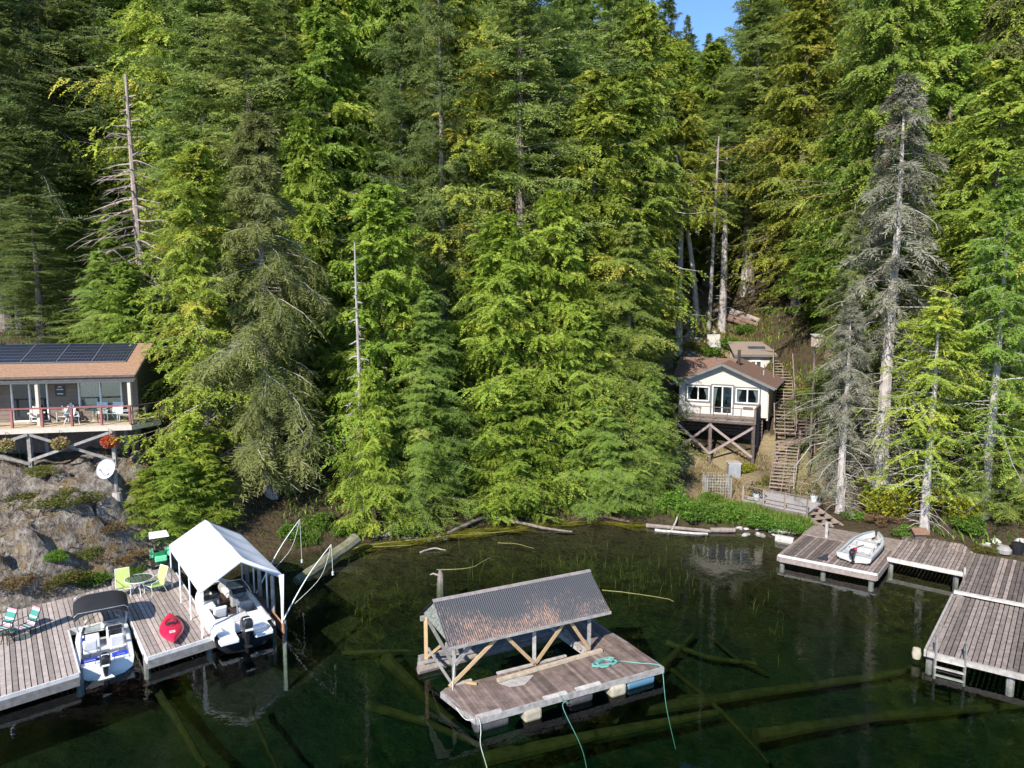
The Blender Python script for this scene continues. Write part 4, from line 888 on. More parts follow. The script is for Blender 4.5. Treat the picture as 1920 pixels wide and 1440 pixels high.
for a, b in [(DL + (DR - DL) * k / 6, DB) for k in range(7)] + [(DR, -1.9), (DR, -1.1), (DR, -.2)]:
    m = MB(); th = .05 if a < DR - .1 else .11; m.bar(Wc(a, b, WZ - .2), Wc(a, b, WZ + .87), th, th, up=(0, 1, 0)); m.build('rail_post', M['dark_wood'], wc)
pz = []
for a, b in ((-2.8, DB + .1), (-.35, DB + .1), (DR - .1, DB + .1), (DR - .1, -.3), (hw - .1, 1.6)):
    p = Wc(a, b); g_ = ground(p.x, p.y); m = MB(); m.bar(V3(p, g_ - .3), V3(p, WZ - .3), .2, .2, up=(0, 1, 0)); m.build('deck_post', M['dark_wood'], wc)
M['brace_wood'] = mat('pinkish brown brace timber', (.27, .215, .195), (.20, .155, .14), 6, .8, (1, 1, 1), .1, .15)
for a0, a1 in ((-2.8, -.35), (-.35, DR - .1)):
    for s_ in (0, 1):
        za, zb = (2.2, WZ - .42) if s_ else (WZ - .42, 2.2); y_ = DB - .03 - .06 * s_
        m = MB(); m.bar(Wc(a0, y_, za), Wc(a1, y_, zb), .05, .17); m.build('brace', M['brace_wood'], wc)
m = MB()
for k in range(13):
    z = 1.5 + .24 * k; wallpiece(m, -hw + .2, hw - .3, z, z + .19, .3 + .01 * (k % 2), .36 + .01 * (k % 2))
m.build('skirting', M['dark_wood'], wc)
sh = frame((19.35, 61.0), rad(-3)); SZ = 6.4
sd_t = thing('garden_shed', 'small off white shed with taupe roof and roof panel behind the white cabin', 'shed', sh(1.8, 1.2, SZ))
m = MB(); m.prism([sh(0, 0), sh(3.6, 0), sh(3.6, 3), sh(0, 3)], SZ - .8, 8.75, .5); m.slab([sh(3.602, 0, 8.75), sh(3.602, 3, 8.75), sh(3.602, 2.0, 9.5)], .06, .5); m.build('wall', M['white_siding'], sd_t)
m = MB(); m.slab([sh(-.3, -.35, 8.72), sh(3.9, -.35, 8.72), sh(3.9, 2.0, 9.72), sh(-.3, 2.0, 9.72)], .1, .5); m.slab([sh(-.3, 2.003, 9.72), sh(3.9, 2.003, 9.72), sh(3.9, 3.4, 8.9), sh(-.3, 3.4, 8.9)], .1, .5); m.build('roof', M['shingle_grey'], sd_t)
m = MB(); m.bar(sh(-.3, -.37, 8.6), sh(3.9, -.37, 8.6), .04, .14); m.build('fascia', M['grey_trim'], sd_t)
m = MB()
zq = lambda b: 8.72 + (b + .35) * 1.0 / 2.35 + .05
m.slab([sh(1.15, .55, zq(.55)), sh(2.65, .55, zq(.55)), sh(2.65, 1.05, zq(1.05)), sh(1.15, 1.05, zq(1.05))], .04); pf = m.build('solar_panel', M['cell_grid'], sd_t); m = MB()
for k in range(9): m.slab([sh(1.18 + k * .163, .57, zq(.57) + .005), sh(1.31 + k * .163, .57, zq(.57) + .005), sh(1.31 + k * .163, 1.03, zq(1.03) + .005), sh(1.18 + k * .163, 1.03, zq(1.03) + .005)], .004)
m.build('cells', M['cell'], pf)
window(1.2, 2.1, .95, 1.75, sh, -.03, sd_t, True, 'white_paint', 'window', None, SZ)
m = MB(); m.bar(sh(3.63, .6, SZ + .2), sh(3.63, .6, SZ + 2.1), .75, .04, up=(0, 1, 0)); m.build('door', M['grey_trim'], sd_t)

# ------------------------------------------------------------------ stairs and landing platform
def stairs(label, A, B, wid, n, name='wooden_staircase', rail=True, mk='stair_wood'):
    A, B = Vector(A), Vector(B); t = thing(name, label, 'stairs', A); d = B - A; h = Vector((d.x, d.y, 0)).normalized(); s = Vector((h.y, -h.x, 0))
    for k in range(n):
        c = A + d * (k + .6) / n; m = MB(); m.bar(c - s * wid / 2, c + s * wid / 2, .27, .045, val=R_.uniform(.3, .9)); m.build('tread', M[mk], t)
    for e in (-1, 0, 1):
        m = MB(); m.bar(A + s * e * (wid / 2 + .03) - Vector((0, 0, .1)), B + s * e * (wid / 2 + .03) - Vector((0, 0, .1)), .05, .22); m.build('stringer', M[mk], t)
    if rail:
        for e in (-1, 1):
            o = s * e * (wid / 2 + .1); m = MB(); m.bar(A + o + Vector((0, 0, .9)), B + o + Vector((0, 0, .9)), .07, .07)
            for k in range(3): c = A + o + d * (.05 + .45 * k); m.bar(c, c + Vector((0, 0, .9)), .07, .07, up=(0, 1, 0))
            m.build('handrail', M[mk], t)
    return t
stairs('lower flight of open wooden stairs rising from the landing platform', (17.5, 45.0, 1.05), (19.3, 48.9, 3.4), 1.45, 14, rail=False)
stairs('long narrow flight of wooden stairs passing the white cabin wall', (19.5, 49.9, 3.75), (23.0, 60.2, 8.3), 1.3, 24)
stairs('dark wide flight of wooden stairs in the tree shade', (20.9, 49.6, 3.5), (22.9, 54.8, 5.9), 1.35, 14, mk='dark_wood')  # tree shade put into the colour: darker timber than the other flights
t = thing('stair_landing', 'small wooden landing where the two upper stair flights start', 'landing', (19.8, 49.4, 2.5)); m = MB(); m.planks([(18.5, 49.2), (19.9, 48.5), (21.7, 49.4), (20.2, 50.2)], rad(-25), .14, .01, 3.45, .05); m.build('deck', M['stair_wood'], t)
for p in ((18.7, 49.2), (20.0, 48.6), (21.4, 49.4)):
    m = MB(); m.bar((p[0], p[1], ground(*p) - .2), (p[0], p[1], 3.4 + (.9 if p[0] > 19 else 0)), .1, .1, up=(0, 1, 0)); m.build('post', M['stair_wood'], t)
m = MB(); m.bar((20.0, 48.6, 4.3), (21.4, 49.4, 4.3), .07, .05); m.build('handrail', M['stair_wood'], t)
pf = [(14.25, 42.75), (17.1, 40.0), (19.0, 42.3), (16.3, 45.2)]
t = thing('landing_platform', 'railed grey landing platform at the foot of the wooden stairs', 'platform', (16.6, 42.6, .5))
m = MB(); m.planks(pf, rad(-44), .14, .008, 1.0, .05); m.build('deck', mat('light grey deck paint', (.36, .335, .32), (.27, .25, .24), 4, .8, (1, 1, 1), .1, .1), t)
m = MB()
for i in range(4): a, b = pf[i], pf[(i + 1) % 4]; m.bar((a[0], a[1], .84), (b[0], b[1], .84), .06, .24)
m.build('fascia', M['dark_wood'], t)
rl = [Vector((14.25, 42.75, 1)), Vector((17.1, 40.0, 1))]
m = MB(); up1 = Vector((0, 0, .95))
m.bar(rl[0] + up1, rl[1] + up1, .07, .06); m.bar(rl[0] + Vector((0, 0, .3)), rl[1] + Vector((0, 0, .3)), .04, .06); m.bar(rl[0] + up1, Vector((15.3, 44.0, 1.95)), .07, .06); m.bar(Vector((17.6, 44.0, 1.95)), Vector((18.9, 42.5, 1.95)), .06, .05)
m.build('top_rail', M['stair_wood'], t)
for p in [rl[0].lerp(rl[1], k / 3) for k in range(4)] + [Vector((15.3, 44, 1)), Vector((17.6, 44, 1)), Vector((18.9, 42.5, 1))]:
    m = MB(); m.bar(V3(p, .75), V3(p, 1.95), .08, .08, up=(0, 1, 0)); m.build('rail_post', M['stair_wood'], t)
for p in ((14.4, 42.75), (17.0, 40.2), (18.7, 42.4)):
    m = MB(); m.tube([(p[0], p[1], ground(*p) - .5), (p[0], p[1], .9)], .13, 8); m.build('pile', M['grey_wood'], t)
stairs('short steps going down from the landing platform to the dock', (18.3, 39.2, .5), (17.6, 41.3, 1.0), 1.3, 4, 'short_steps', False)
for p, lb in (((15.15, 42.9), 'grey flower pot with a leafy plant at the platform rail'), ((18.55, 42.5), 'grey flower pot at the outer end of the landing platform')):
    t = thing('flower_pot', lb, 'flower pot', (p[0], p[1], 1.0)); m = MB(); m.lathe([(0, 0), (.17, 0), (.24, .42), (.21, .42), (.18, .34), (0, .34)], (p[0], p[1], 1.0), 14); m.build('pot', M['pot'], t, True)
    q = leafball((p[0], p[1], 1.75), .42, 200, .14, gB, .8); o = bpy.data.objects.new('plant', quadmesh('plant', q, M['shrub_olive'], gB.random(len(q)))); COL.objects.link(o); o.parent = t; o.matrix_parent_inverse = t.matrix_basis.inverted()
    m = MB()
    for k in range(5): a = k * 1.26; m.tube([(p[0], p[1], 1.34), (p[0] + .2 * math.cos(a), p[1] + .2 * math.sin(a), 1.8)], .012, 4)
    m.build('stem', M['bark'], t)
# ------------------------------------------------------------------ left dock
def v2(*a): return [Vector((p[0], p[1])) for p in a]
DT = .5; VA = math.atan2(3.27, -2.42)
F_, A0, B0, S0 = (-20.9, 17.5), (-14.83, 23.01), (-17.25, 26.28), (-15.48, 27.46)
C0, D0 = (-13.05, 24.11), (-11.29, 25.75)
dl = thing('wooden_dock', 'wide tan board dock with a boat slip below the brown cabin', 'dock', (-15, 26, 0))
for poly in ([F_, A0, (-19.35, 29.12), (-25.4, 23.6)], [C0, D0, (-15.9, 32.2), (-17.95, 30.6)], [B0, S0, (-17.95, 30.6), (-19.35, 29.12)], [(-17.95, 30.6), (-15.9, 32.2), (-17.2, 34.0), (-19.0, 32.4)]):
    m = MB(); m.planks(poly, VA, .17, .028, DT, .04); m.build('deck', M['deck_tan'], dl)
def fascia(par, pts, z, hgt, mk, w_=.06, nm='fascia'):
    for a, b in zip(pts, pts[1:]):
        m = MB(); m.bar((a[0], a[1], z - hgt / 2), (b[0], b[1], z - hgt / 2), w_, hgt); m.build(nm, M[mk], par)
def off(a, b, d):                                            # move an edge sideways (to its right) by d
    v = Vector((b[0] - a[0], b[1] - a[1])).normalized(); n = Vector((v.y, -v.x)) * d; return (a[0] + n.x, a[1] + n.y), (b[0] + n.x, b[1] + n.y)
fascia(dl, off(F_, A0, .03), DT + .03, .13, 'white_wood'); fascia(dl, off(F_, A0, .05), DT - .105, .3, 'grey_wood', .05)
fascia(dl, off(C0, D0, .03), DT + .03, .13, 'white_wood'); fascia(dl, off(C0, D0, .05), DT - .105, .3, 'grey_wood', .05)
for a, b in ((A0, B0), (B0, S0), (S0, C0), (D0, (-15.8, 32.1))): fascia(dl, off(a, b, .02), DT + .025, .26, 'white_wood', .05)
for p in ((-14.95, 23.25), (-13.2, 24.4), (-11.5, 25.75), (-17.3, 26.1), (-15.6, 27.3), (-13.6, 29.0), (-18.5, 19.8)):
    m = MB(); m.tube([(p[0] - .1, p[1] + .12, -.5), (p[0] - .1, p[1] + .12, DT - .06)], .12, 8); m.build('pile', M['grey_wood'], dl)

# ------------------------------------------------------------------ boats (local: y forward, x to starboard, z up from the waterline)
def hullring(hw_, zk, zc, zg, y, yk):                       # half section
    return [(0, yk, zk), (hw_ * .62, yk, zk + .10), (hw_ * .93, y, zc), (hw_, y, zg), (hw_ - .16 if hw_ > .3 else hw_ * .5, y, zg + .03)]
def halfw(t, b, blunt): return b / 2 * (1 - max(0, (t - .45) / .55) ** 2.4 * blunt)
def shell(mk, par, nm, L_, b, blunt, z_of, seg=18, mat_=None):
    rings = []
    for i in range(seg + 1):
        t = i / seg; h_ = max(.03, halfw(t, b, blunt)); h = z_of(t); R2 = hullring(h_, h[0], h[1], h[2], L_ * t, L_ * t - .55 * max(0, (t - .5) / .5) ** 2)
        rings.append([(-x, y, z) for x, y, z in R2[::-1]] + R2[1:])
    m = MB(); m.loft(rings, False, False, .5)
    o = m.build(nm, M[mk], par, True); r0 = rings[0][1:-1]; m = MB(); m.slab([Vector(p) + Vector((0, -.004, 0)) for p in r0], .02); m.build('transom', M[mk], par)
    return o
def outboard(par, y, z, s=1., tilt=.0, emblem=True):
    m = MB(); P = lambda a, b, c: (a * s, y + (b * math.cos(tilt) - c * math.sin(tilt)) * s, z + (c * math.cos(tilt) + b * math.sin(tilt)) * s)
    def ring(c, hx, b0, b1, k=12): return [P(hx * max(-1, min(1, 1.25 * math.cos(6.2832 * i / k))), (b0 + b1) / 2 + (b1 - b0) / 2 * max(-1, min(1, 1.2 * math.sin(6.2832 * i / k))), c) for i in range(k)]
    m.loft([ring(.0, .13, -.34, .06), ring(.06, .17, -.42, .10), ring(.28, .175, -.45, .10), ring(.40, .15, -.42, .04), ring(.46, .09, -.34, -.06)], True, True, .5); o = m.build('outboard_motor', M['black_plastic'], par, True)
    m = MB(); m.loft([ring(-.5, .06, -.22, -.02), ring(.02, .10, -.28, 0)], True, True, .5); m.loft([ring(-.80, .03, -.20, -.06), ring(-.5, .05, -.22, -.04)], True, True, .5); m.slab([P(-.12, -.36, -.52), P(.12, -.36, -.52), P(.1, 0, -.52), P(-.1, 0, -.52)], .02); m.build('drive_leg', M['black_plastic'], o, True)
    m = MB(); m.hexa([P(-.09, -.05, -.30), P(.09, -.05, -.30), P(.09, .10, -.30), P(-.09, .10, -.30), P(-.09, -.05, .02), P(.09, -.05, .02), P(.09, .10, .02), P(-.09, .10, .02)]); m.build('bracket', M['black_metal'], o)
    if emblem:
        m = MB(); m.slab([P(-.12, -.40, .445 - .09), P(.12, -.40, .445 - .09), P(.12, -.25, .47), P(-.12, -.25, .47)], .012); m.slab([P(-.13, -.475, .1), P(.13, -.475, .1), P(.13, -.47, .17), P(-.13, -.47, .17)], .01); m.build('decal', M['gel'], o)
    return o
# fishing boat with the dark bimini, in the slip
b1 = thing('motor_boat', 'white open motor boat with blue seats and black bimini top in the dock slip', 'boat')
BL, BW = 4.1, 1.82
shell('gel', b1, 'hull', BL, BW, .30, lambda t: (-.22 + .12 * t * t, .06, .42 + .06 * t))
m = MB()
def fl(par, nm, mk, y0, y1, z, inset=.17, b=BW, L_=BL, bl=.30):
    q = [(sx * (halfw(t / L_, b, bl) - inset), t) for sx, ys in ((1, [y0 + (y1 - y0) * k / 6 for k in range(7)]), (-1, [y1 - (y1 - y0) * k / 6 for k in range(7)])) for t in ys]
    m = MB(); m.prism(q, z - .04, z); return m.build(nm, M[mk], par)
fl(b1, 'cockpit_floor', 'gel_grey', .35, 3.0, .10); fl(b1, 'bow_deck', 'gel', 3.0, 4.06, .42); fl(b1, 'stern_deck', 'gel', .02, .35, .38)
m = MB()
for s in (-1, 1): m.loft([[(s * (halfw(t, BW, .3) - .165), BL * t, z) for t in [k / 12 for k in range(10)]] for z in (.08, .47)], False, False, .5)
m.build('inner_liner', M['gel'], b1)
for s in (-1, 1):
    m = MB(); m.box((s * .43, 1.35, .40), (.46, .44, .14)); m.box((s * .43, 1.15, .66), (.46, .12, .46), tilt=(rad(12), 'X')); o = m.build('seat', M['vinyl'], b1, bevel=.05)
    m = MB(); m.tube([(s * .43, 1.35, .08), (s * .43, 1.35, .35)], .06, 8); m.build('pedestal', M['galv'], o)
    m = MB(); m.box((s * .50, .58, .32), (.54, .34, .16)); m.build('stern_cushion', M['blue'], b1, bevel=.04)
m = MB(); m.box((-.30, .62, .22), (.5, .3, .22)); m.build('blue_bag', M['blue'], b1, bevel=.05)
m = MB(); m.box((.40, 2.15, .42), (.58, .42, .72)); o = m.build('console', M['gel'], b1, bevel=.05)
m = MB(); m.box((.40, 2.06, .795), (.46, .3, .03)); m.box((.40, 1.93, .60), (.44, .02, .3)); m.build('dashboard', M['black_plastic'], o)
m = MB(); m.tube([(.40 + .17 * math.cos(a * .5236), 1.84 + .05 * math.sin(a * .5236), .68 + .16 * math.sin(a * .5236)) for a in range(13)], .018, 6); m.build('steering_wheel', M['black_plastic'], o, True)
m = MB(); m.box((-.40, 2.3, .30), (.56, .5, .46)); m.build('side_box', M['gel'], b1, bevel=.04)
m = MB(); m.box((-.66, 1.95, .50), (.07, .55, .10)); m.build('paddle_rack', M['blue'], b1)
m = MB()
for s in (-1, 1): m.tube([(s * .62, .08, .40), (s * .62, .05, .58), (s * .3, .05, .58), (s * .3, .08, .40)], .018, 6)
m.tube([(-.72, .6, .48), (-.72, .6, .62), (-.7, 2.6, .62), (-.68, 2.6, .48)], .016, 6); m.tube([(.72, .6, .48), (.72, .6, .62), (.7, 2.6, .62), (.68, 2.6, .48)], .016, 6); m.build('grab_rail', M['galv'], b1, True)
bm = MB(); rows = []
for j in range(11):
    t = j / 10; y = 2.35 + 2.0 * t; z = 1.52 + .12 * math.sin(math.pi * t) - .05 * t
    row = []
    for k in range(13):
        u = k / 12 * 2 - 1; dropc = .20 * abs(u) ** 5 + .02 * u * u; row.append((u * .93 * (1 - .05 * abs(2 * t - 1) ** 4), y, z - dropc - (.10 if j in (0, 10) else 0)))
    rows.append(row)
bm.loft(rows + [[(x, y, z - .03) for x, y, z in r] for r in rows[::-1]], False, False, .5); bo = bm.build('bimini_canopy', M['canvas_dark'], b1, True)
m = MB()
for y, yb in ((2.4, 3.0), (3.35, 3.05), (4.3, 3.1)): m.tube([(-.80, yb, .45), (-.9, y, 1.35), (-.78, y, 1.46), (.78, y, 1.46), (.9, y, 1.35), (.80, yb, .45)], .014, 6)
m.build('bimini_frame', M['galv'], bo, True)
m = MB()
for s in (-1, 1): m.slab([(s * .7, 2.95, .44), (s * .05, 3.08, .44), (s * .05, 2.92, .72), (s * .62, 2.75, .72)], .012)
m.build('windscreen', M['screen'], b1)
outboard(b1, -.10, .44, .95, .06)
m = MB(); m.slab([(-.26, -.36, -.02), (.26, -.36, -.02), (.12, -.12, .06), (-.12, -.12, .06)], .03); m.build('swim_fin', M['gel'], b1)
b1.location = V3(atz(198, 1250, .25), 0); b1.rotation_euler = (0, 0, VA - rad(90) - rad(5))
# bowrider under the canopy
b2 = thing('bowrider_boat', 'white bowrider with black lower hull and outboard under the white canopy', 'boat'); QL, QW = 5.7, 2.25
shell('hull_black', b2, 'hull', QL, QW, .93, lambda t: (-.28 + .15 * t * t, .14 + .05 * t, .46 + .18 * t))
rings = []
for i in range(19):
    t = i / 18; h = max(.04, halfw(t, QW, .93)); z = .46 + .18 * t; y = QL * t
    rings.append([(-x, y, zz) for x, zz in ((h - .30 if h > .5 else h * .4, z + .30), (h - .12 if h > .3 else h * .6, z + .29), (h + .012, z + .16), (h + .025, z - .03))] [::-1] + [(x, y, zz) for x, zz in ((h - .30 if h > .5 else h * .4, z + .30), (h - .12 if h > .3 else h * .6, z + .29), (h + .012, z + .16), (h + .025, z - .03))])
m = MB()
for s_ in (slice(0, 4), slice(4, 8)): m.loft([r[s_] for r in rings], False, False, .5)
dk2 = m.build('upper_hull', M['gel'], b2, True)
def fl2(nm, mk, y0, y1, z, inset, x0=-1, x1=1):
    ys = [y0 + (y1 - y0) * k / 8 for k in range(9)]; q = [(x1 * max(.05, halfw(t / QL, QW, .93) - inset), t) for t in ys] + [(x0 * max(.05, halfw(t / QL, QW, .93) - inset), t) for t in ys[::-1]]
    m = MB(); m.prism(q, z - .05, z); return m.build(nm, M[mk], b2, bevel=.0)
fl2('cockpit_floor', 'maroon', 1.15, 5.0, .30, .26); fl2('bow_deck', 'gel', 5.0, 5.66, .86, .05)
m = MB()
for s in (-1, 1): m.loft([[(s * max(.05, halfw(t, QW, .93) - .285), QL * t, z + (.18 * t if z > .5 else 0)) for t in [.2 + .7 * k / 12 for k in range(13)]] for z in (.28, .75)], False, False, .5)
m.build('inner_liner', M['vinyl_grey'], b2)
m = MB(); m.prism([(-.98, .36), (-.26, .36), (-.26, 1.15), (-.98, 1.15)], .3, .80); m.prism([(.26, .36), (.98, .36), (.98, 1.15), (.26, 1.15)], .3, .80); m.prism([(-.26, .5), (.26, .5), (.26, 1.15), (-.26, 1.15)], .3, .785); m.build('sun_deck', M['gel'], b2, bevel=.05)
for s in (-1, 1):
    m = MB(); m.loft([[(s * (.28 + .75 * (k in (1, 2))), y_, z_) for k, (y_, z_) in enumerate(((.40, .30), (.40, .30), (.40, .48), (.40, .48)))], [(s * .30 if k in (0, 3) else s * .98, -.30, .28 if k < 2 else .44) for k in range(4)]], True, True, .5); m.build('swim_platform', M['gel'], b2, bevel=.04)
m = MB(); m.box((0, .85, .80), (.66, .7, .05)); m.build('deck_pad', M['gel_grey'], b2, bevel=.02)
for s in (-1, 1):
    m = MB(); m.box((s * .50, 2.0, .52), (.5, .5, .16)); m.box((s * .50, 1.74, .80), (.52, .14, .5), tilt=(rad(14), 'X')); o = m.build('bucket_seat', M['vinyl_grey' if s > 0 else 'vinyl'], b2, bevel=.06)
m = MB(); m.box((-.72, 2.7, .62), (.42, .8, .5)); m.build('side_lounge', M['vinyl'], b2, bevel=.06)
for s in (-1, 1):
    m = MB(); m.box((s * .56, 3.15, .66), (.66, .4, .66)); o = m.build('dash_console', M['vinyl_grey'], b2, bevel=.06)
    m = MB(); m.box((s * .56, 3.0, 1.0), (.56, .26, .05), tilt=(rad(20), 'X')); m.build('dashboard', M['black_plastic'], o)
m = MB(); m.tube([(.56 + .17 * math.cos(a * .5236), 2.84 + .05 * math.sin(a * .5236), .92 + .16 * math.sin(a * .5236)) for a in range(13)], .018, 6); m.build('steering_wheel', M['black_plastic'], b2, True)
m = MB()
for s in (-1, 1): m.slab([(s * .98, 2.75, .95), (s * .9, 3.5, .98), (s * .8, 3.35, 1.33), (s * .88, 2.8, 1.2)], .012); m.slab([(s * .9, 3.5, .98), (s * .2, 3.72, .98), (s * .2, 3.5, 1.33), (s * .8, 3.35, 1.33)], .012)
m.build('windscreen', M['screen'], b2)
m = MB()
for s in (-1, 1): m.tube([(s * .88, 2.78, 1.21), (s * .8, 3.35, 1.34), (s * .2, 3.5, 1.34)], .018, 6); m.tube([(s * .99, 2.7, .92), (s * .88, 2.78, 1.21)], .018, 6)
m.build('windscreen_frame', M['galv'], b2)
for s in (-1, 1): m = MB(); m.box((s * .4, 4.25, .55), (.34, .9, .2)); m.build('bow_cushion', M['vinyl'], b2, bevel=.05)
m = MB(); m.tube([(.02, 1.15, .80), (.02, 1.2, 1.35)], .03, 8); m.tube([(.02, 1.2, 1.32), (.02, 1.2, 1.4)], .05, 8); m.build('ski_pole', M['white_metal'], b2)
outboard(b2, -.02, .66, 1.15, .02)
TV = math.atan2(4.7, -3.36)
b2.location = (-10.28, 26.1, 0); b2.rotation_euler = (0, 0, TV - rad(90))
# white canopy
T0 = (-11.72, 25.6); TU = rad(30); 
def T(a, b, z): return Vector((T0[0] + a * math.cos(TU) + b * math.cos(TV), T0[1] + a * math.sin(TU) + b * math.sin(TV), z))
tw, tl, te, tr_ = 2.95, 5.9, 2.46, 3.36
ct = thing('boat_canopy', 'white peaked tarp canopy on white poles sheltering the bowrider', 'canopy', T(1.4, 3, .5))
m = MB(); nr = 25
for s in (0, 1):
    P = []
    for j in range(9):
        f = j / 8; P.append([T((tw / 2) * (1 - f) if s == 0 else tw / 2 + tw / 2 * f, -.05 + (tl + .1) * k / (nr - 1), tr_ + (te - tr_) * f - .07 * abs(math.sin(math.pi * 3 * k / (nr - 1))) * math.sin(math.pi * min(1, f * 1.1))) for k in range(nr)])
    P.append([p + (T((-.05 if s == 0 else .05), 0, 0) - T(0, 0, 0)) + Vector((0, 0, -.16)) for p in P[-1]])
    m.loft(P, False, False, .5)
for b in (-.06, tl + .06):
    m.loft([[T(a, b, z) for a, z in ((0, te), (tw / 2, tr_), (tw, te))], [T(a, b, z) for a, z in ((-.03, te - .2), (tw / 2, tr_ - .15), (tw + .03, te - .2))]], False, False, .5)
tp = m.build('tarp_roof', M['tarp'], ct, True); sm = tp.modifiers.new('thickness', 'SOLIDIFY'); sm.thickness = .015
for k in range(4):
    for s in (0, 1):
        b = .02 + (tl - .04) * k / 3; m = MB(); zb = DT - .02 if s == 0 else .12
        m.tube([T(tw * s, b, zb), T(tw * s, b, te - .02)], .035, 8); m.build('leg', M['white_metal'], ct, True)
m = MB()
for k in range(4):
    b = .02 + (tl - .04) * k / 3; m.tube([T(0, b, te - .05), T(tw / 2, b, tr_ - .06), T(tw, b, te - .05)], .025, 6)
m.build('rafter_frame', M['white_metal'], ct)
for s in (0, 1):
    m = MB(); a0 = tw * s; m.slab([T(a0 - .10, -.07, te - .02), T(a0 + .10, -.07, te - .02), T(a0 + .06, -.07, te - 1.0), T(a0 + .02, -.07, DT + .1), T(a0 - .02, -.07, DT + .1), T(a0 - .06, -.07, te - 1.0)], .012); m.build('corner_sleeve', M['tarp'], ct)
t = thing('dock_finger', 'narrow timber dock rail standing on posts along the far side of the bowrider', 'dock', T(2.95, 2.5, 0))
m = MB(); m.bar(T(2.95, -.1, .2), T(2.95, 1.3, .2), .06, .42); m.build('front_board', M['orange_wood'], t); m = MB(); m.bar(T(2.95, 1.3, .28), T(2.95, 5.6, .28), .3, .08); m.bar(T(2.8, 1.3, .2), T(2.8, 5.6, .2), .06, .25); m.build('rail_plank', M['dark_wood'], t)
for b in (.1, 1.5, 3.4, 5.4):
    p = T(3.05, b, 0); m = MB(); m.bar(V3(p, ground(p.x, p.y) - .3), V3(p, 1.9 if b > 1 else .45), .13, .13, up=(0, 1, 0)); m.build('post', M['grey_wood'], t)
# kayak
kd = atz(318, 1158, .55); ke = atz(326, 1211, .55); kc = (kd + ke) / 2; kl = 2.8
ky = thing('kayak', 'short red kayak lying on the dock boards', 'kayak'); rings = []
for i in range(15):
    t_ = i / 14; w_ = .42 * math.sin(math.pi * min(1, max(0, t_))) ** 1.05 + .012; h_ = .04 + .20 * math.sin(math.pi * t_) ** .5
    rings.append([(w_ * math.cos(a), kl * (t_ - .5), .16 + (h_ * .75 if math.sin(a) > 0 else h_ * .65) * math.sin(a) + .06 * abs(2 * t_ - 1) ** 3) for a in [6.2832 * k / 16 for k in range(16)]])
m = MB(); m.loft(rings, True, True, .5); kh = m.build('hull', M['kayak'], ky, True)
m = MB(); m.loft([[(r * .19 * math.cos(a), .15 + r * .34 * math.sin(a), z) for a in [6.2832 * k / 20 for k in range(20)]] for r, z in ((1.08, .29), (1.08, .345), (.95, .345), (.9, .315), (.05, .31))], True, True, .5); m.build('cockpit', M['black_metal'], ky, True)
m = MB(); m.box((0, -.02, .37), (.3, .07, .14)); m.build('seat', M['black_plastic'], ky, bevel=.03)
for y in (-.62, -.74): m = MB(); m.box((0, y, .325), (.2, .03, .02)); m.build('deck_strap', M['white_paint'], ky)
put(ky, (kc.x, kc.y, DT), math.atan2(-(kd - ke).x, (kd - ke).y))
# green garden tractor at the back of the dock
gp = at(311, 1068, 33.0); gt = thing('garden_tractor', 'small green garden tractor with white top behind the dock', 'tractor')
m = MB(); m.box((0, .45, .62), (.62, .9, .46)); o = m.build('hood', M['green_b'], gt, bevel=.08); m = MB(); m.box((0, -.1, .40), (.72, 1.9, .14)); m.build('chassis', M['black_metal'], gt)
m = MB(); m.box((0, .93, .70), (.66, .14, .34)); m.build('grille', M['green_a'], gt, bevel=.05)
for s in (-1, 1):
    m = MB(); m.loft([[(s * x, -.72 + .45 * math.cos(a), .42 + .42 * math.sin(a)) for a in [math.pi * k / 8 for k in range(9)]] for x in (.30, .56)], False, False, .5); m.build('fender', M['green_a'], gt, True)
    for y, r in ((-.72, .36), (.62, .24)):
        m = MB(); m.loft([[(s * (.34 + .2 * k), y + r * q * math.cos(a), r + r * q * math.sin(a)) for a in [6.2832 * j / 16 for j in range(16)]] for k, q in ((0, .7), (.1, 1), (.9, 1), (1, .7))], True, True, .5); m.build('wheel', M['black_plastic'], gt, True)
m = MB(); m.box((0, -.62, .82), (.46, .42, .12)); m.box((0, -.86, 1.05), (.44, .1, .44)); m.build('seat', M['black_plastic'], gt, bevel=.05)
m = MB(); m.tube([(0, .02, .8), (0, -.18, 1.08)], .025, 6); m.tube([(.17 * math.cos(k * .5236), -.19 + .09 * math.sin(k * .5236), 1.09 + .14 * math.sin(k * .5236)) for k in range(13)], .018, 6); m.build('steering_wheel', M['black_plastic'], gt, True)
m = MB(); m.prism([(-.5, -1.0), (.5, -1.0), (.55, .35), (-.55, .35)], 1.78, 1.84); m.build('sunshade', M['white_paint'], gt, bevel=.03); m = MB()
for s in (-1, 1): m.tube([(s * .42, -.9, .7), (s * .45, -.9, 1.79)], .02, 6); m.tube([(s * .3, .05, .7), (s * .45, .2, 1.79)], .02, 6)
m.build('shade_post', M['black_metal'], gt)
put(gt, (-17.05, 33.2, ground(-17.05, 33.2) - .05), rad(-150)); gt.scale = (.8, .8, .8)

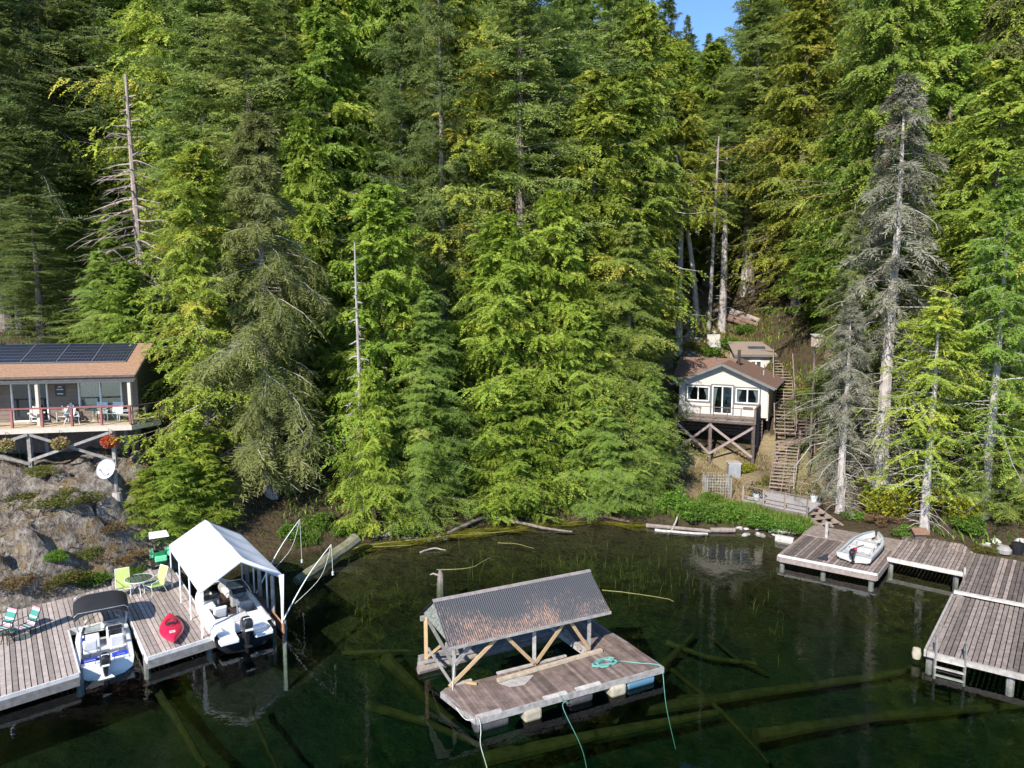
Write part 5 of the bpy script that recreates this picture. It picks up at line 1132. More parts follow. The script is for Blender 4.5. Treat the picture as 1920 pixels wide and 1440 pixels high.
# ------------------------------------------------------------------ floating boathouse
ba = math.atan2(3.04, 6.24); BH = frame((-1.08, 20.45), ba); bz = .45
bh = thing('floating_boathouse', 'open floating boathouse with rusty corrugated roof on a plank float', 'boathouse', BH(3, 2, 0))
m = MB(); m.planks([BH(0, 0), BH(7.05, 0), BH(7.05, 2.05), BH(-.25, 2.05), BH(-.45, 1.9), BH(-.3, .9)], ba + rad(90), .13, .014, bz, .05); m.build('front_deck', M['deck_old'], bh)
m = MB(); m.planks([BH(5.45, 2.055), BH(7.05, 2.055), BH(6.75, 5.3), BH(5.25, 5.3)], ba + rad(90), .13, .014, bz - .004, .05); m.build('side_deck', M['deck_old'], bh)
m = MB(); m.bar(BH(0, -.03, bz - .09), BH(7.08, -.03, bz - .09), .08, .2); m.bar(BH(7.08, 0, bz - .1), BH(6.78, 5.3, bz - .1), .08, .2); m.bar(BH(-.02, 0, bz - .1), BH(-.45, 1.9, bz - .1), .08, .2); m.build('rim_beam', M['grey_wood'], bh)
for a0, a1 in ((.0, .85), (2.35, 3.2), (3.55, 4.5)):
    m = MB(); m.bar(BH(a0, .04, bz + .03), BH(a1, .04, bz + .03), .16, .04); m.build('edge_board', M['pale_wood'], bh)
for a0, a1, b in ((-.1, .7, 2.08), (1.65, 3.1, 2.1), (3.3, 4.4, 2.12)): m = MB(); m.bar(BH(a0, b, bz + .03), BH(a1, b, bz + .03), .1, .06); m.build('edge_board', M['pale_wood'], bh)
m = MB(); m.bar(BH(5.3, 2.2, bz - .1), BH(5.15, 4.6, bz - .1), .2, .2); m.bar(BH(5.1, 2.3, bz + .03), BH(5.4, 3.9, bz + .03), .12, .06); m.build('inner_sill', M['pale_wood'], bh)
for k in range(3):
    m = MB(); m.tube([BH(-.5 + .1 * k, 4.15 + .24 * k, .10 + .03 * k), BH(2.2, 4.25 + .22 * k, .12), BH(5.3, 4.3 + .22 * k, .1)], .15, 8); m.build('float_log', M['driftwood'], bh, True)
m = MB(); m.planks([BH(-.3, 4.1), BH(5.3, 4.1), BH(5.3, 4.75), BH(-.3, 4.75)], ba, .2, .02, .34, .04); m.build('back_walkway', M['grey_wood'], bh)
zb, zt = bz - .05, 1.93
for a, b, mk, z0 in ((.12, 2.2, 'grey_wood', zb), (3.1, 2.12, 'grey_wood', zb), (5.35, 2.1, 'grey_wood', zb), (-.1, 4.4, 'new_wood', .2), (2.6, 4.4, 'grey_wood', .2), (5.3, 4.45, 'grey_wood', .2)):
    m = MB(); m.bar(BH(a, b, z0), BH(a, b, zt), .13, .13, up=(0, 1, 0)); m.build('post', M[mk], bh)
m = MB(); m.bar(BH(-.2, 2.12, zt - .05), BH(6.0, 2.12, zt - .05), .1, .16); m.build('eave_beam', M['grey_wood'], bh)
m = MB(); m.bar(BH(-.3, 4.4, zt - .05), BH(5.9, 4.4, zt - .05), .1, .16); m.build('eave_beam', M['grey_wood'], bh)
for (a0, b0, z0), (a1, b1, z1), mk, w_ in (((-.12, 2.02, bz + .02), (1.78, 2.0, zt), 'new_wood', .12), ((1.82, 2.0, zt), (3.05, 2.03, bz + .1), 'new_wood', .12), ((3.12, 2.03, bz + .1), (4.35, 2.0, zt), 'new_wood', .12), ((4.40, 2.0, zt), (5.32, 2.02, bz + .1), 'new_wood', .12),
                         ((.12, 2.1, 1.15), (.8, 2.1, zt - .1), 'grey_wood', .14), ((-.02, 4.32, 1.75), (.10, 2.28, 1.1), 'grey_wood', .16), ((-.06, 4.3, .45), (.05, 3.2, 1.35), 'new_wood', .1), ((-.06, 4.3, .75), (.1, 2.4, .35), 'grey_wood', .1),
                         ((5.4, 4.4, .5), (5.4, 2.2, 1.8), 'grey_wood', .12), ((.3, 2.2, .47), (.75, 1.75, .5), 'new_wood', .09), ((5.3, 4.35, 1.2), (4.5, 4.35, zt - .1), 'grey_wood', .12)):
    m = MB(); m.bar(BH(a0, b0, z0), BH(a1, b1, z1), .05, w_); m.build('brace', M[mk], bh)
def rustroof():
    m, t, p = _new('rusty corrugated iron'); N = t.nodes; L = t.links
    tc = N.new('ShaderNodeTexCoord'); mp = N.new('ShaderNodeMapping'); mp.inputs['Rotation'].default_value = (0, 0, -ba)
    L.new(tc.outputs['Object'], mp.inputs[0])
    mp2 = N.new('ShaderNodeMapping'); mp2.inputs['Scale'].default_value = (11, 3.2, 3.2); L.new(mp.outputs[0], mp2.inputs[0])
    n1 = N.new('ShaderNodeTexNoise'); n1.inputs['Scale'].default_value = 2.4; n1.inputs['Detail'].default_value = 5; L.new(mp2.outputs[0], n1.inputs[0])
    n2 = N.new('ShaderNodeTexNoise'); n2.inputs['Scale'].default_value = .55; n2.inputs['Detail'].default_value = 3; L.new(mp.outputs[0], n2.inputs[0])
    sp = N.new('ShaderNodeSeparateXYZ'); L.new(tc.outputs['Object'], sp.inputs[0])
    z = N.new('ShaderNodeMapRange'); z.inputs[1].default_value = 1.9; z.inputs[2].default_value = 3.05; z.inputs[3].default_value = .20; z.inputs[4].default_value = -.20; L.new(sp.outputs[2], z.inputs[0])
    a = N.new('ShaderNodeMath'); L.new(n1.outputs[0], a.inputs[0]); L.new(z.outputs[0], a.inputs[1])
    b = N.new('ShaderNodeMath'); L.new(a.outputs[0], b.inputs[0]); s2 = N.new('ShaderNodeMapRange'); s2.inputs[1].default_value = .35; s2.inputs[2].default_value = .7; s2.inputs[3].default_value = -.16; s2.inputs[4].default_value = .18; L.new(n2.outputs[0], s2.inputs[0]); L.new(s2.outputs[0], b.inputs[1])
    r = N.new('ShaderNodeValToRGB'); e = r.color_ramp.elements; e[0].position = .54; e[0].color = (.040, .042, .048, 1); e[1].position = .92; e[1].color = (.30, .18, .125, 1)
    x = e.new(.62); x.color = (.065, .06, .06, 1); x = e.new(.72); x.color = (.16, .10, .08, 1)
    L.new(b.outputs[0], r.inputs[0]); L.new(r.outputs[0], p.inputs['Base Color']); p.inputs['Roughness'].default_value = .62; p.inputs['Metallic'].default_value = .15
    return m
M['rust'] = rustroof(); rm = MB()
for s in (0, 1):
    rows = []
    n_ = 82 * 4; b_e, z_e = (1.82, 1.94) if s == 0 else (4.72, 1.94)
    for j in range(6):
        f = j / 5; rows.append([BH(-.22 + 6.3 * k / n_, 3.27 + (b_e - 3.27) * f, 3.0 + (z_e - 3.0) * f + .013 * math.sin(k * math.pi / 2) - .03 * math.sin(math.pi * f) * math.sin(k * .02)) for k in range(n_ + 1)])
    rm.loft(rows, False, False, .5)
rf = rm.build('roof', M['rust'], bh); sm = rf.modifiers.new('thickness', 'SOLIDIFY'); sm.thickness = .006
m = MB(); m.loft([[BH(a, 3.27 + q, 3.0 + z) for q, z in ((-.09, -.05), (0, .035), (.09, -.05), (0, .02))] for a in (-.24, 6.1)], True, True, .5); m.build('ridge_cap', mat('weathered ridge iron', (.26, .215, .20), (.16, .14, .135), 5, .6), rf)
m = MB(); m.bar(BH(-.24, 1.81, 1.90), BH(6.1, 1.81, 1.90), .04, .1); m.build('eave_board', M['grey_wood'], bh)
m = MB(); m.slab([BH(-.10, 2.0, 1.98), BH(-.10, 4.55, 1.98), BH(-.10, 3.27, 2.93)], .03, .5); gb = m.build('gable_panel', mat('lichen speckled gable board', (.30, .30, .26), (.10, .11, .09), 14, .9, lo=.42, hi=.58), bh)
m = MB(); m.slab([BH(5.95, 2.0, 1.98), BH(5.95, 4.55, 1.98), BH(5.95, 3.27, 2.93)], .03, .5); m.build('gable_panel', M['grey_wood'], bh)
for a, mk, l in ((.55, 'barrel_dark', 1.1), (3.75, 'barrel_dark', .9), (6.15, 'barrel_blue', 1.15)):
    m = MB(); m.tube([BH(a - l / 2, .22, .12), BH(a - l / 2 + .06, .22, .12), BH(a + l / 2 - .06, .22, .12), BH(a + l / 2, .22, .12)], [.22, .27, .27, .22], 14); m.build('float_barrel', M[mk], bh, True)
for a in (1.9, 5.15): m = MB(); m.box(BH(a, .12, .1), (.62, .55, .38), ba); m.build('float_block', M['foam'], bh, bevel=.08)
t = thing('lumber_beam', 'long weathered beam lying along the boathouse float edge', 'beam', BH(3.5, 1.9, bz)); m = MB(); m.bar(BH(1.45, 1.62, bz + .06), BH(5.75, 1.86, bz + .06), .14, .1); m.build('timber', mat('weathered yellow timber', (.42, .34, .24), (.28, .225, .165), 6, .85, bump=.2), t)
t = thing('plywood_scrap', 'pale split plywood scrap lying on the boathouse deck', 'plywood', BH(1.7, 1.4, bz)); m = MB(); m.prism([BH(1.45, 1.5), BH(1.7, 1.15), BH(2.2, 1.05), (BH(2.75, 1.45)), BH(2.3, 1.55)], bz + .008, bz + .03); m.build('sheet', M['pale_wood'], t)
# ropes
def rope(name, label, pts, mk, r=.022, cat='rope'): m = MB(); m.tube(pts, r, 6); return tag(m.build(name, M[mk], None, True), label, cat)
def smooth(P, n=6):
    P = [Vector(p) for p in P]; out = []
    for i in range(len(P) - 1):
        a, b, c, d = P[max(i - 1, 0)], P[i], P[i + 1], P[min(i + 2, len(P) - 1)]
        for k in range(n): t = k / n; out.append(.5 * (2 * b + (c - a) * t + (2 * a - 5 * b + 4 * c - d) * t * t + (3 * b - a - 3 * c + d) * t ** 3))
    return out + [P[-1]]
coil = []
for k in range(60): a = k * .52; r = .30 + .10 * math.sin(k * 1.3); coil.append(BH(5.35 + r * 1.3 * math.cos(a), 1.05 + r * .75 * math.sin(a), bz + .03 + .0012 * k))
rope('rope_coil', 'teal rope coiled on the boathouse deck and led to its corner', coil + smooth([coil[-1], BH(6.0, .9, bz + .03), BH(6.5, .5, bz + .03), BH(6.95, .12, bz + .05), BH(7.02, -.08, bz - .05)]), 'teal', .017)
rope('mooring_rope', 'pale rope dropping into the water from the near corner of the boathouse float', smooth([BH(.1, 2.1, 1.2), BH(-.05, 1.9, .5), BH(-.28, 1.2, .38), BH(-.2, .4, .25), BH(.03, -.06, bz), BH(.08, -.12, .1), (-.95, 20.1, -.2), (-.72, 19.6, -.7), (-.62, 19.2, -1.3), (-.6, 18.9, -2.2)]), 'rope', .013)
rope('mooring_rope', 'teal rope knotted at the middle of the boathouse float and sinking away', smooth([BH(2.9, -.08, .5), BH(3.0, -.12, .3), BH(3.15, -.16, .2), BH(3.05, -.2, .32), BH(2.95, -.15, .2), BH(3.0, -.3, -.1), (2.25, 20.9, -1.0), (2.45, 20.3, -2.2)]), 'teal', .012)
rope('mooring_rope', 'teal rope running down into the water at the blue barrel corner', smooth([BH(7.02, -.06, .45), BH(7.0, -.14, .1), (5.3, 22.9, -.7), (5.5, 22.3, -1.8)]), 'teal', .011)

# ------------------------------------------------------------------ docks on the right
VR = math.atan2(4.75, 3.81); UR = Vector((.817, -.578)); NR = Vector((.626, .78))
M['dock_face'] = mat('pinkish dock face boards', (.33, .27, .235), (.22, .18, .155), 5, .85, bump=.2)
A_ = [(13.45, 34.57), (17.07, 32.01), (20.75, 36.6), (17.1, 39.15)]
d1 = thing('wooden_dock', 'weathered dock section carrying the aluminium boat below the stairs', 'dock', (17, 35, 0))
m = MB(); m.planks(A_, VR, .165, .026, .5, .04); m.build('deck', M['deck_brown'], d1)
m = MB(); m.bar((13.42, 34.55, .48), (17.09, 31.95, .48), .1, .09); m.build('edge_board', M['white_wood'], d1)
m = MB(); m.bar((13.45, 34.5, .30), (17.05, 31.95, .30), .08, .26); m.bar((17.1, 32.0, .31), (20.75, 36.55, .31), .08, .28); m.bar((13.42, 34.6, .31), (17.05, 39.1, .31), .08, .28); m.build('fascia', M['dock_face'], d1)
m = MB(); m.prism([(15.9, 37.65), (19.5, 35.05), (20.75, 36.62), (17.12, 39.17)], .505, .56); m.build('upper_step', M['deck_brown'], d1)
for p in ((13.7, 34.7), (17.0, 32.3), (15.3, 33.6)):
    m = MB(); m.tube([(p[0], p[1], -.45), (p[0], p[1], .45)], .12, 8); m.build('pile', M['grey_wood'], d1)
p = atz(1549, 1008, .55); t = thing('mooring_post', 'short pale mooring post on the dock beside the steps', 'post', p); m = MB(); m.tube([V3(p, .48), V3(p, 1.35)], .09, 10); m.tube([V3(p, 1.35), V3(p, 1.39)], .105, 10); tag(t); m.build('post', M['pale_wood'], t, True)
B_ = [(18.6, 33.95), (21.16, 31.88), (23.3, 34.6), (20.7, 36.55)]
d2 = thing('dock_walkway', 'narrow grey dock walkway joining the boat dock to the large dock', 'dock', (21, 34, 0)); m = MB(); m.planks(B_, VR, .165, .026, .58, .04); m.planks([(20.72, 36.57), (21.4, 37.6), (23.6, 35.9), (23.3, 34.62)], VR, .165, .026, .58, .04); m.build('deck', M['deck_brown'], d2)
m = MB(); m.bar((18.57, 33.9, .52), (21.14, 31.83, .52), .1, .2); m.build('fascia', M['pale_wood'], d2)
for p in ((18.85, 34.05), (21.0, 32.3)): m = MB(); m.bar((p[0], p[1], -.6), (p[0], p[1], .52), .16, .16, up=(0, 1, 0)); m.build('pile', M['grey_wood'], d2)
m = MB(); m.bar((21.02, 31.75, -.5), (21.02, 31.75, .9), .07, .07, up=(0, 1, 0)); m.build('pole', M['pale_wood'], d2)
C_ = [(19.5, 29.82), (26.3, 25.0), (30.1, 29.7), (23.3, 34.57)]
d3 = thing('wooden_dock', 'large weathered dock with a pale beam across it and a swimming ladder', 'dock', (21, 27, 0)); m = MB(); m.planks(C_, VR, .165, .026, .58, .04); m.build('deck', M['deck_brown'], d3)
D_ = [(15.1, 24.55), (21.9, 19.75), (25.95, 24.8), (19.15, 29.5)]
m = MB(); m.planks(D_, VR, .17, .03, .54, .04); m.build('deck', M['deck_tan'].copy(), d3)
dm = d3.children[-1].data.materials; dm[0] = mat('grey tan dock boards', (.145, .112, .093), (.275, .222, .188), 4, .85, (1, 1, 1), .25, .4, detail=8)
m = MB(); m.bar((19.28, 29.72, .60), (26.1, 24.92, .60), .22, .1); m.build('cross_beam', M['pale_wood'], d3)
m = MB(); m.bar((15.08, 24.5, .45), (21.9, 19.68, .45), .1, .2); m.bar((15.05, 24.57, .44), (19.12, 29.55, .44), .08, .26); m.build('fascia', M['pale_wood'], d3)
for p in ((15.35, 24.75), (17.3, 23.3), (19.4, 29.5), (16.9, 26.7), (19.7, 21.6)): m = MB(); m.tube([(p[0], p[1], -.45), (p[0], p[1], .5)], .13, 8); m.build('pile', M['grey_wood'], d3)
m = MB(); m.lathe([(0, 0), (.13, .03), (.16, .2), (.13, .4), (0, .43)], (14.85, 24.75, .12), 12); m.build('bumper', M['foam'], d3, True)
t = thing('dock_ladder', 'pale wooden swimming ladder at the corner of the large dock', 'ladder', (15.6, 24.1, 0))
l0, l1 = Vector((15.28, 24.32, 0)), Vector((16.02, 23.80, 0))
for q in (l0, l1): m = MB(); m.bar(q + Vector((0, 0, -.4)), q + Vector((0, 0, 1.25)), .06, .08, up=(0, 1, 0)); m.build('rail', M['grey_wood'], t)
for z in (.34, .05, -.25): m = MB(); m.bar(V3(l0, z), V3(l1, z), .1, .05); m.build('rung', M['pale_wood'], t)
# aluminium boat
ab = thing('aluminium_boat', 'bare aluminium boat with black outboard resting on the dock', 'boat'); AL, AW = 4.1, 1.6
shell('alum', ab, 'hull', AL, AW, .80, lambda t: (.02 + .2 * max(0, t - .6), .18 + .08 * t, .40 + .16 * t * t))
m = MB()
for s in (-1, 1): m.loft([[(s * max(.04, halfw(t, AW, .86) - (.05 if z > .3 else .2)), AL * t, z + .15 * t * t) for t in [k / 14 for k in range(15)]] for z in (.14, .41)], False, False, .5)
q = [(max(.03, halfw(t, AW, .86) - .2), AL * t) for t in [k / 12 for k in range(13)]]; m.prism(q + [(-x, y) for x, y in q[::-1]], .10, .15); m.build('inner_skin', M['alum'], ab, True)
m = MB()
for s in (-1, 1): m.tube([(s * halfw(t, AW, .86), AL * t, .42 + .16 * t * t) for t in [k / 14 for k in range(15)]], .028, 6)
m.build('gunwale', M['galv'], ab, True)
for y in (.62, 1.75, 2.75):
    w_ = halfw(y / AL, AW, .86) - .07; m = MB(); m.box((0, y, .32), (2 * w_, .30, .05)); m.box((0, y, .22), (2 * w_ - .3, .26, .16)); m.build('bench', M['alum'], ab)
m = MB(); m.box((0, .03, .28), (1.3, .06, .34)); m.build('transom', M['galv'], ab)
outboard(ab, -.08, .50, .72, .35, False)
m = MB(); m.tube([(.05, .1, .75), (.28, .62, .82)], .025, 6); m.build('tiller', M['black_plastic'], ab)
m = MB(); m.box((-.1, .5, .50), (.2, .28, .2)); m.build('fuel_can', M['kayak'], ab, bevel=.04)
m = MB(); m.tube([(.62, .3, .5), (.55, 2.2, .62)], .022, 6); m.slab([(.46, 2.2, .62), (.62, 2.2, .62), (.60, 2.7, .68), (.48, 2.7, .68)], .02); m.build('oar', M['pale_wood'], ab)
put(ab, (16.6, 33.3, .53), VR - rad(90) + rad(-2))
t = thing('wedge_block', 'small black fin shaped chock beside the aluminium boat stern', 'chock', (15.2, 33.7, .5)); m = MB(); m.slab([(15.1, 33.95, .55), (15.45, 33.6, .55), (15.5, 33.62, .9)], .05); m.build('block', M['black_plastic'], t)
# ------------------------------------------------------------------ logs on the shore and sunken timber
def log(name, label, pts, r0, r1, mk, cat='log', n=9):
    P = smooth([Vector(p) for p in pts], 4); k = len(P) - 1
    m = MB(); m.tube([p + Vector((R_.gauss(0, .02), R_.gauss(0, .02), 0)) for p in P], [r0 + (r1 - r0) * i / k + R_.uniform(-.1, .1) * min(r0, r1) for i in range(k + 1)], n); return tag(m.build(name, M[mk], None, True), label, cat)
W0 = lambda u, v, z=0.: atz(u, v, z)
log('mossy_log', 'thick mossy log sliding into the water right of the white canopy', [W0(556, 1090, -.1), W0(590, 1068, .1), W0(628, 1040, .3), W0(668, 1012, .7)], .24, .34, 'mosslog')
log('driftwood_log', 'long bleached driftwood trunk lying along the shore under the bright cedars', [W0(925, 970, .35), W0(965, 978, .2), W0(1020, 990, .1), W0(1072, 997, .0)], .12, .05, 'driftwood')
log('driftwood_log', 'reddish bare root log against the bank under the dark hemlocks', [W0(1085, 962, .35), W0(1120, 966, .3), W0(1180, 978, .12)], .15, .07, 'bark_red')
log('driftwood_log', 'pale forked drift log by the leaning stick', [W0(1212, 985, .1), W0(1270, 990, .12), W0(1332, 996, .06)], .13, .09, 'driftwood')
log('driftwood_log', 'thin bleached drift log lying in front of the forked drift log', [W0(1228, 994, .05), W0(1300, 1000, .05), W0(1326, 1001, .03)], .09, .06, 'pale_wood')
log('driftwood_log', 'short pale round log beside the drift logs at the water', [W0(1332, 994, .1), W0(1378, 994, .12)], .15, .15, 'driftwood')
log('leaning_stick', 'pale stick leaning up out of the drift logs', [W0(1258, 998, 0), W0(1266, 980, .25), W0(1274, 962, .55)], .06, .04, 'pale_wood', 'stick')
log('driftwood_log', 'blocky pale log beside the corner of the boat dock', [W0(1456, 1010, .12), W0(1488, 1016, .12)], .24, .24, 'pale_wood')
log('driftwood_log', 'dark thin log under the edge of the landing platform', [W0(1405, 948, .55), W0(1470, 968, .5)], .1, .08, 'driftwood')
log('driftwood_log', 'grey half sunk log lying just beyond the floating reeds', [W0(838, 1000, .02), W0(870, 985, .2), W0(912, 968, .4)], .08, .11, 'driftwood')
log('fallen_branch', 'curved pale branch lying in the shallows behind the boathouse', [W0(788, 1036, .03), W0(805, 1030, .08), W0(818, 1028, .1), W0(836, 1032, .02)], .05, .03, 'driftwood', 'branch')
sp = W0(826, 1086); t = thing('stump', 'weathered grey stump standing in the shallow water', 'stump', sp); m = MB(); m.tube([sp + Vector((0, 0, -.9)), sp + Vector((0, 0, -.1)), sp + Vector((.01, 0, .25)), sp + Vector((-.02, 0, .48))], [.2, .17, .13, .05], 8); m.build('stem', M['driftwood'], t, True); m = MB(); m.tube([sp + Vector((-.1, 0, .2)), sp + Vector((-.35, 0, .28)), sp + Vector((-.5, 0, .22))], [.05, .045, .02], 6); m.build('limb', M['driftwood'], t, True)
for i, (P, r, lb) in enumerate([
    ([(724, 1235), (790, 1300), (850, 1352)], .30, 'sunken algae log slanting down left of the boathouse'),
    ([(905, 1425), (1120, 1378), (1345, 1336)], .27, 'long sunken log with pale cut end in front of the boathouse'),
    ([(690, 1322), (800, 1355), (905, 1400)], .20, 'sunken log crossing towards the near float corner'),
    ([(640, 1225), (700, 1222), (768, 1220)], .12, 'short sunken log level in the water left of the boathouse'),
    ([(1150, 1345), (1240, 1250), (1300, 1190)], .22, 'sunken log slanting behind the blue barrel'),
    ([(1210, 1330), (1420, 1300), (1720, 1255)], .26, 'long sunken log reaching towards the swimming ladder'),
    ([(1260, 1255), (1360, 1340), (1440, 1430)], .10, 'thin sunken pole slanting to the lower edge'),
    ([(1250, 1205), (1330, 1232), (1420, 1244)], .14, 'sunken branch right of the boathouse deck'),
    ([(1420, 1380), (1640, 1345), (1915, 1322)], .26, 'deep sunken log in front of the large dock'),
    ([(1330, 1192), (1390, 1240), (1440, 1262)], .10, 'thin sunken limb below the water lilies area'),
    ([(278, 1262), (325, 1340), (385, 1440)], .20, 'straight sunken timber leading down from the dock corner'),
    ([(1240, 1306), (1330, 1304), (1460, 1300)], .09, 'thin sunken pole beside the long cut log'),
    ([(470, 1330), (500, 1400), (520, 1440)], .10, 'thin sunken pole under the canopy reflection')]):
    Q = []
    for u, v in P:
        z = -.9
        for _ in range(6): p = atz(u, v, z); z = .74 * ground(p.x, p.y) + .1
        Q.append(atz(u, v, max(z, -2.3)))
    log('sunken_log', lb, Q, r, r * .45, 'sunklog')
# floating yellow stems and reeds
for P, lb in (([(645, 1035), (690, 1022), (760, 1014), (815, 1008), (850, 1003), (905, 1003)], 'long yellow stem floating along the shore from the mossy log'), ([(640, 1028), (700, 1025), (772, 1022)], 'yellow stem floating beside the mossy log'),
              ([(870, 1005), (905, 992), (960, 990), (990, 983)], 'yellow stem floating under the bright cedars'), ([(1050, 982), (1110, 976), (1180, 984)], 'yellow stem floating below the red bank'),
              ([(1128, 1106), (1180, 1112), (1248, 1122), (1262, 1128)], 'lone yellow stem floating right of the boathouse roof'), ([(820, 1068), (880, 1065), (910, 1050), (920, 1045)], 'crooked yellow stem floating behind the boathouse'),
              ([(880, 1000), (935, 998), (975, 992)], 'short yellow stem next to the grey half sunk log'), ([(935, 1018), (968, 1020), (1000, 1028)], 'short yellow stem drifting away from the shore')):
    for j in range(1): log('floating_reed', lb, [W0(u, v, .015) for u, v in P], .022, .010, 'yellow_stem', 'stem', 6)
gW = np.random.default_rng(21)
def blades(n, px, py, hgt, wdt, lean, flat=0.):              # upright grass or reed blades
    a = gW.uniform(0, 6.283, n); c = np.stack([np.cos(a), np.sin(a), np.zeros(n)], 1); z = np.array([ground(float(x), float(y)) if hgt[0] >= 0 else 0 for x, y in zip(px, py)]); z = np.maximum(z, -.9)
    b = np.stack([px, py, z], 1); h = np.array(hgt)[1] * gW.uniform(.5, 1.2, n); ln = c * (h * gW.uniform(0, lean, n))[:, None]; tip = b + ln + np.array([0, 0, 1]) * h[:, None]
    mid = b + ln * .35 + np.array([0, 0, .6]) * h[:, None]; s = np.stack([-np.sin(a), np.cos(a), np.zeros(n)], 1) * wdt / 2
    return np.stack([b - s, mid - s * .8, tip, mid + s * .8][0:4], 1)
def stuff(name, Q, mk, val): o = bpy.data.objects.new(name, quadmesh(name, Q, M[mk], val)); COL.objects.link(o); return tag(o, kind='stuff')
pxs, pys = [], []
for (u, v, su, sv, n) in ((1190, 1060, 60, 26, 190), (1120, 1040, 60, 20, 80), (1060, 1050, 40, 20, 40), (870, 1040, 30, 20, 40), (675, 1115, 12, 12, 30), (750, 1095, 10, 10, 22), (1260, 1060, 40, 25, 60), (1460, 1150, 20, 20, 18), (1390, 1110, 30, 30, 30), (690, 1060, 40, 20, 30), (820, 1020, 60, 10, 40), (1330, 1040, 50, 16, 40)):
    for _ in range(n): p = W0(R_.gauss(u, su), R_.gauss(v, sv)); pxs.append(p.x); pys.append(p.y)
ok = [i for i in range(len(pxs)) if ground0(pxs[i], pys[i]) < -.05]; pxs = np.array(pxs)[ok]; pys = np.array(pys)[ok]
q = blades(len(pxs), pxs, pys, (1, .7), .03, .9); stuff('reeds', q, 'reed', gW.random(len(q)))
fs = []
for P in ([(640, 1032), (700, 1022), (770, 1016), (820, 1006), (880, 1000)], [(860, 1006), (910, 994), (965, 990), (1010, 984)], [(1040, 984), (1110, 977), (1190, 985)]):
    C = smooth([W0(u, v, .012) for u, v in P], 8)
    for _ in range(330):
        i = R_.randrange(len(C) - 1); a = C[i].lerp(C[i + 1], R_.random()) + Vector((R_.gauss(0, .4), R_.gauss(0, .34), R_.uniform(0, .012))); d = (C[i + 1] - C[i]).normalized(); d = (d + Vector((R_.gauss(0, .25), R_.gauss(0, .25), 0))).normalized() * R_.uniform(.4, 1.3); n_ = Vector((-d.y, d.x, 0)).normalized() * .02
        fs.append([a - n_, a + d * .5 - n_ + Vector((0, .03, 0)), a + d, a + d * .5 + n_ + Vector((0, .03, 0))])
stuff('floating_grass', np.array([[list(p) for p in q] for q in fs]), 'shrub_yellow', gW.random(len(fs)) * .7)
# grass and ground cover
gx_, gy_, gk = [], [], []
def scatter(n, x0, x1, s0, s1, f=lambda x, s: 1.):
    X, Yy = [], []
    while len(X) < n:
        x = R_.uniform(x0, x1); s = R_.uniform(s0, s1)
        if R_.random() < f(x, s): X.append(x); Yy.append(shore(x) + s)
    return np.array(X), np.array(Yy)
def ncl(x, s, sc=.45, th=.0): return 1. if noise.noise(Vector((x * sc, s * sc, 3.1))) > th else .04
X, Y_ = scatter(15000, 6.5, 17.2, .25, 3.6, lambda x, s: ncl(x, s, .5, -.15)); q = blades(len(X), X, Y_, (1, .5), .04, .7); stuff('shore_grass', q, 'grass', gW.random(len(q)))
X, Y_ = scatter(5000, -11.5, 6, .1, 1.6, lambda x, s: ncl(x, s, .5, .0)); q = blades(len(X), X, Y_, (1, .4), .04, .7); stuff('bank_grass', q, 'grass', gW.random(len(q)))
X, Y_ = scatter(5200, 10.5, 18.5, 2.5, 13, lambda x, s: ncl(x, s, .4, -.1)); q = blades(len(X), X, Y_, (1, .32), .05, .8); stuff('dry_grass', q, 'drygrass', gW.random(len(q)))
X, Y_ = scatter(1300, -27, -14, .8, 11, lambda x, s: ncl(x, s, .4, .1)); q = blades(len(X), X, Y_, (1, .30), .05, .8); stuff('rock_heath', q, 'shrub_rust', gW.random(len(q)))
X, Y_ = scatter(7000, 13.5, 23, 18, 38, lambda x, s: ncl(x, s, .3, .05)); q = blades(len(X), X, Y_, (1, .35), .09, .9); stuff('slope_heath', q, 'shrub_olive', gW.random(len(q)))
X, Y_ = scatter(9000, -40, 40, 1.5, 30, lambda x, s: 0 if 10.5 < x < 22 or (x < -13 and s < 12) else ncl(x, s, .3, .0)); q = blades(len(X), X, Y_, (1, .45), .11, .9); stuff('undergrowth', q, 'shrub_green', gW.random(len(q)))
# shrubs: three source shapes copied where bushes stand
SHR = {}
def shrub_mesh(mk, seed, r, h, n, size):
    g = np.random.default_rng(seed); out = []
    for k in range(16):
        a = g.uniform(0, 6.28); d = r * g.uniform(0, .8) ** .7; c = (d * math.cos(a), d * math.sin(a), h * g.uniform(.3, .85) * (1 - .45 * (d / r) ** 2)); out.append(leafball(c, r * g.uniform(.28, .46), n // 16, size, g, .8))
    q = np.concatenate(out); m = MB()
    for k in range(9): a = k * .7; m.tube([(0, 0, -.1), (r * .3 * math.cos(a), r * .3 * math.sin(a), h * .4), (r * .6 * math.cos(a + .3), r * .6 * math.sin(a + .3), h * .75)], [.025, .016, .006], 4, False)
    s = m.build('stems', M['bark']); d = s.data; bpy.data.objects.remove(s)
    return quadmesh('foliage', q, M[mk], .15 + .7 * g.random(len(q)) * g.random(len(q)) ** .3), d, r, h
for i, (mk, sz) in enumerate((('shrub_green', .17), ('shrub_yellow', .2), ('shrub_olive', .14), ('shrub_rust', .13), ('cedar_bright', .2))): SHR[mk] = [shrub_mesh(mk, 300 + i * 10 + j, 1., 1., 4200, sz * .58) for j in range(2)]
def shrub(mk, x, y, r, h, label, name='shrub', group=None):
    me_ = SHR[mk][R_.randrange(2)]; t = thing(name, label, 'shrub', (x, y, ground(x, y) - .05), group); t.scale = (r, r, h); t.rotation_euler = (0, 0, R_.uniform(0, 6.28))
    for nm, d in (('foliage', me_[0]), ('stems', me_[1])): o = bpy.data.objects.new(nm, d); COL.objects.link(o); o.parent = t
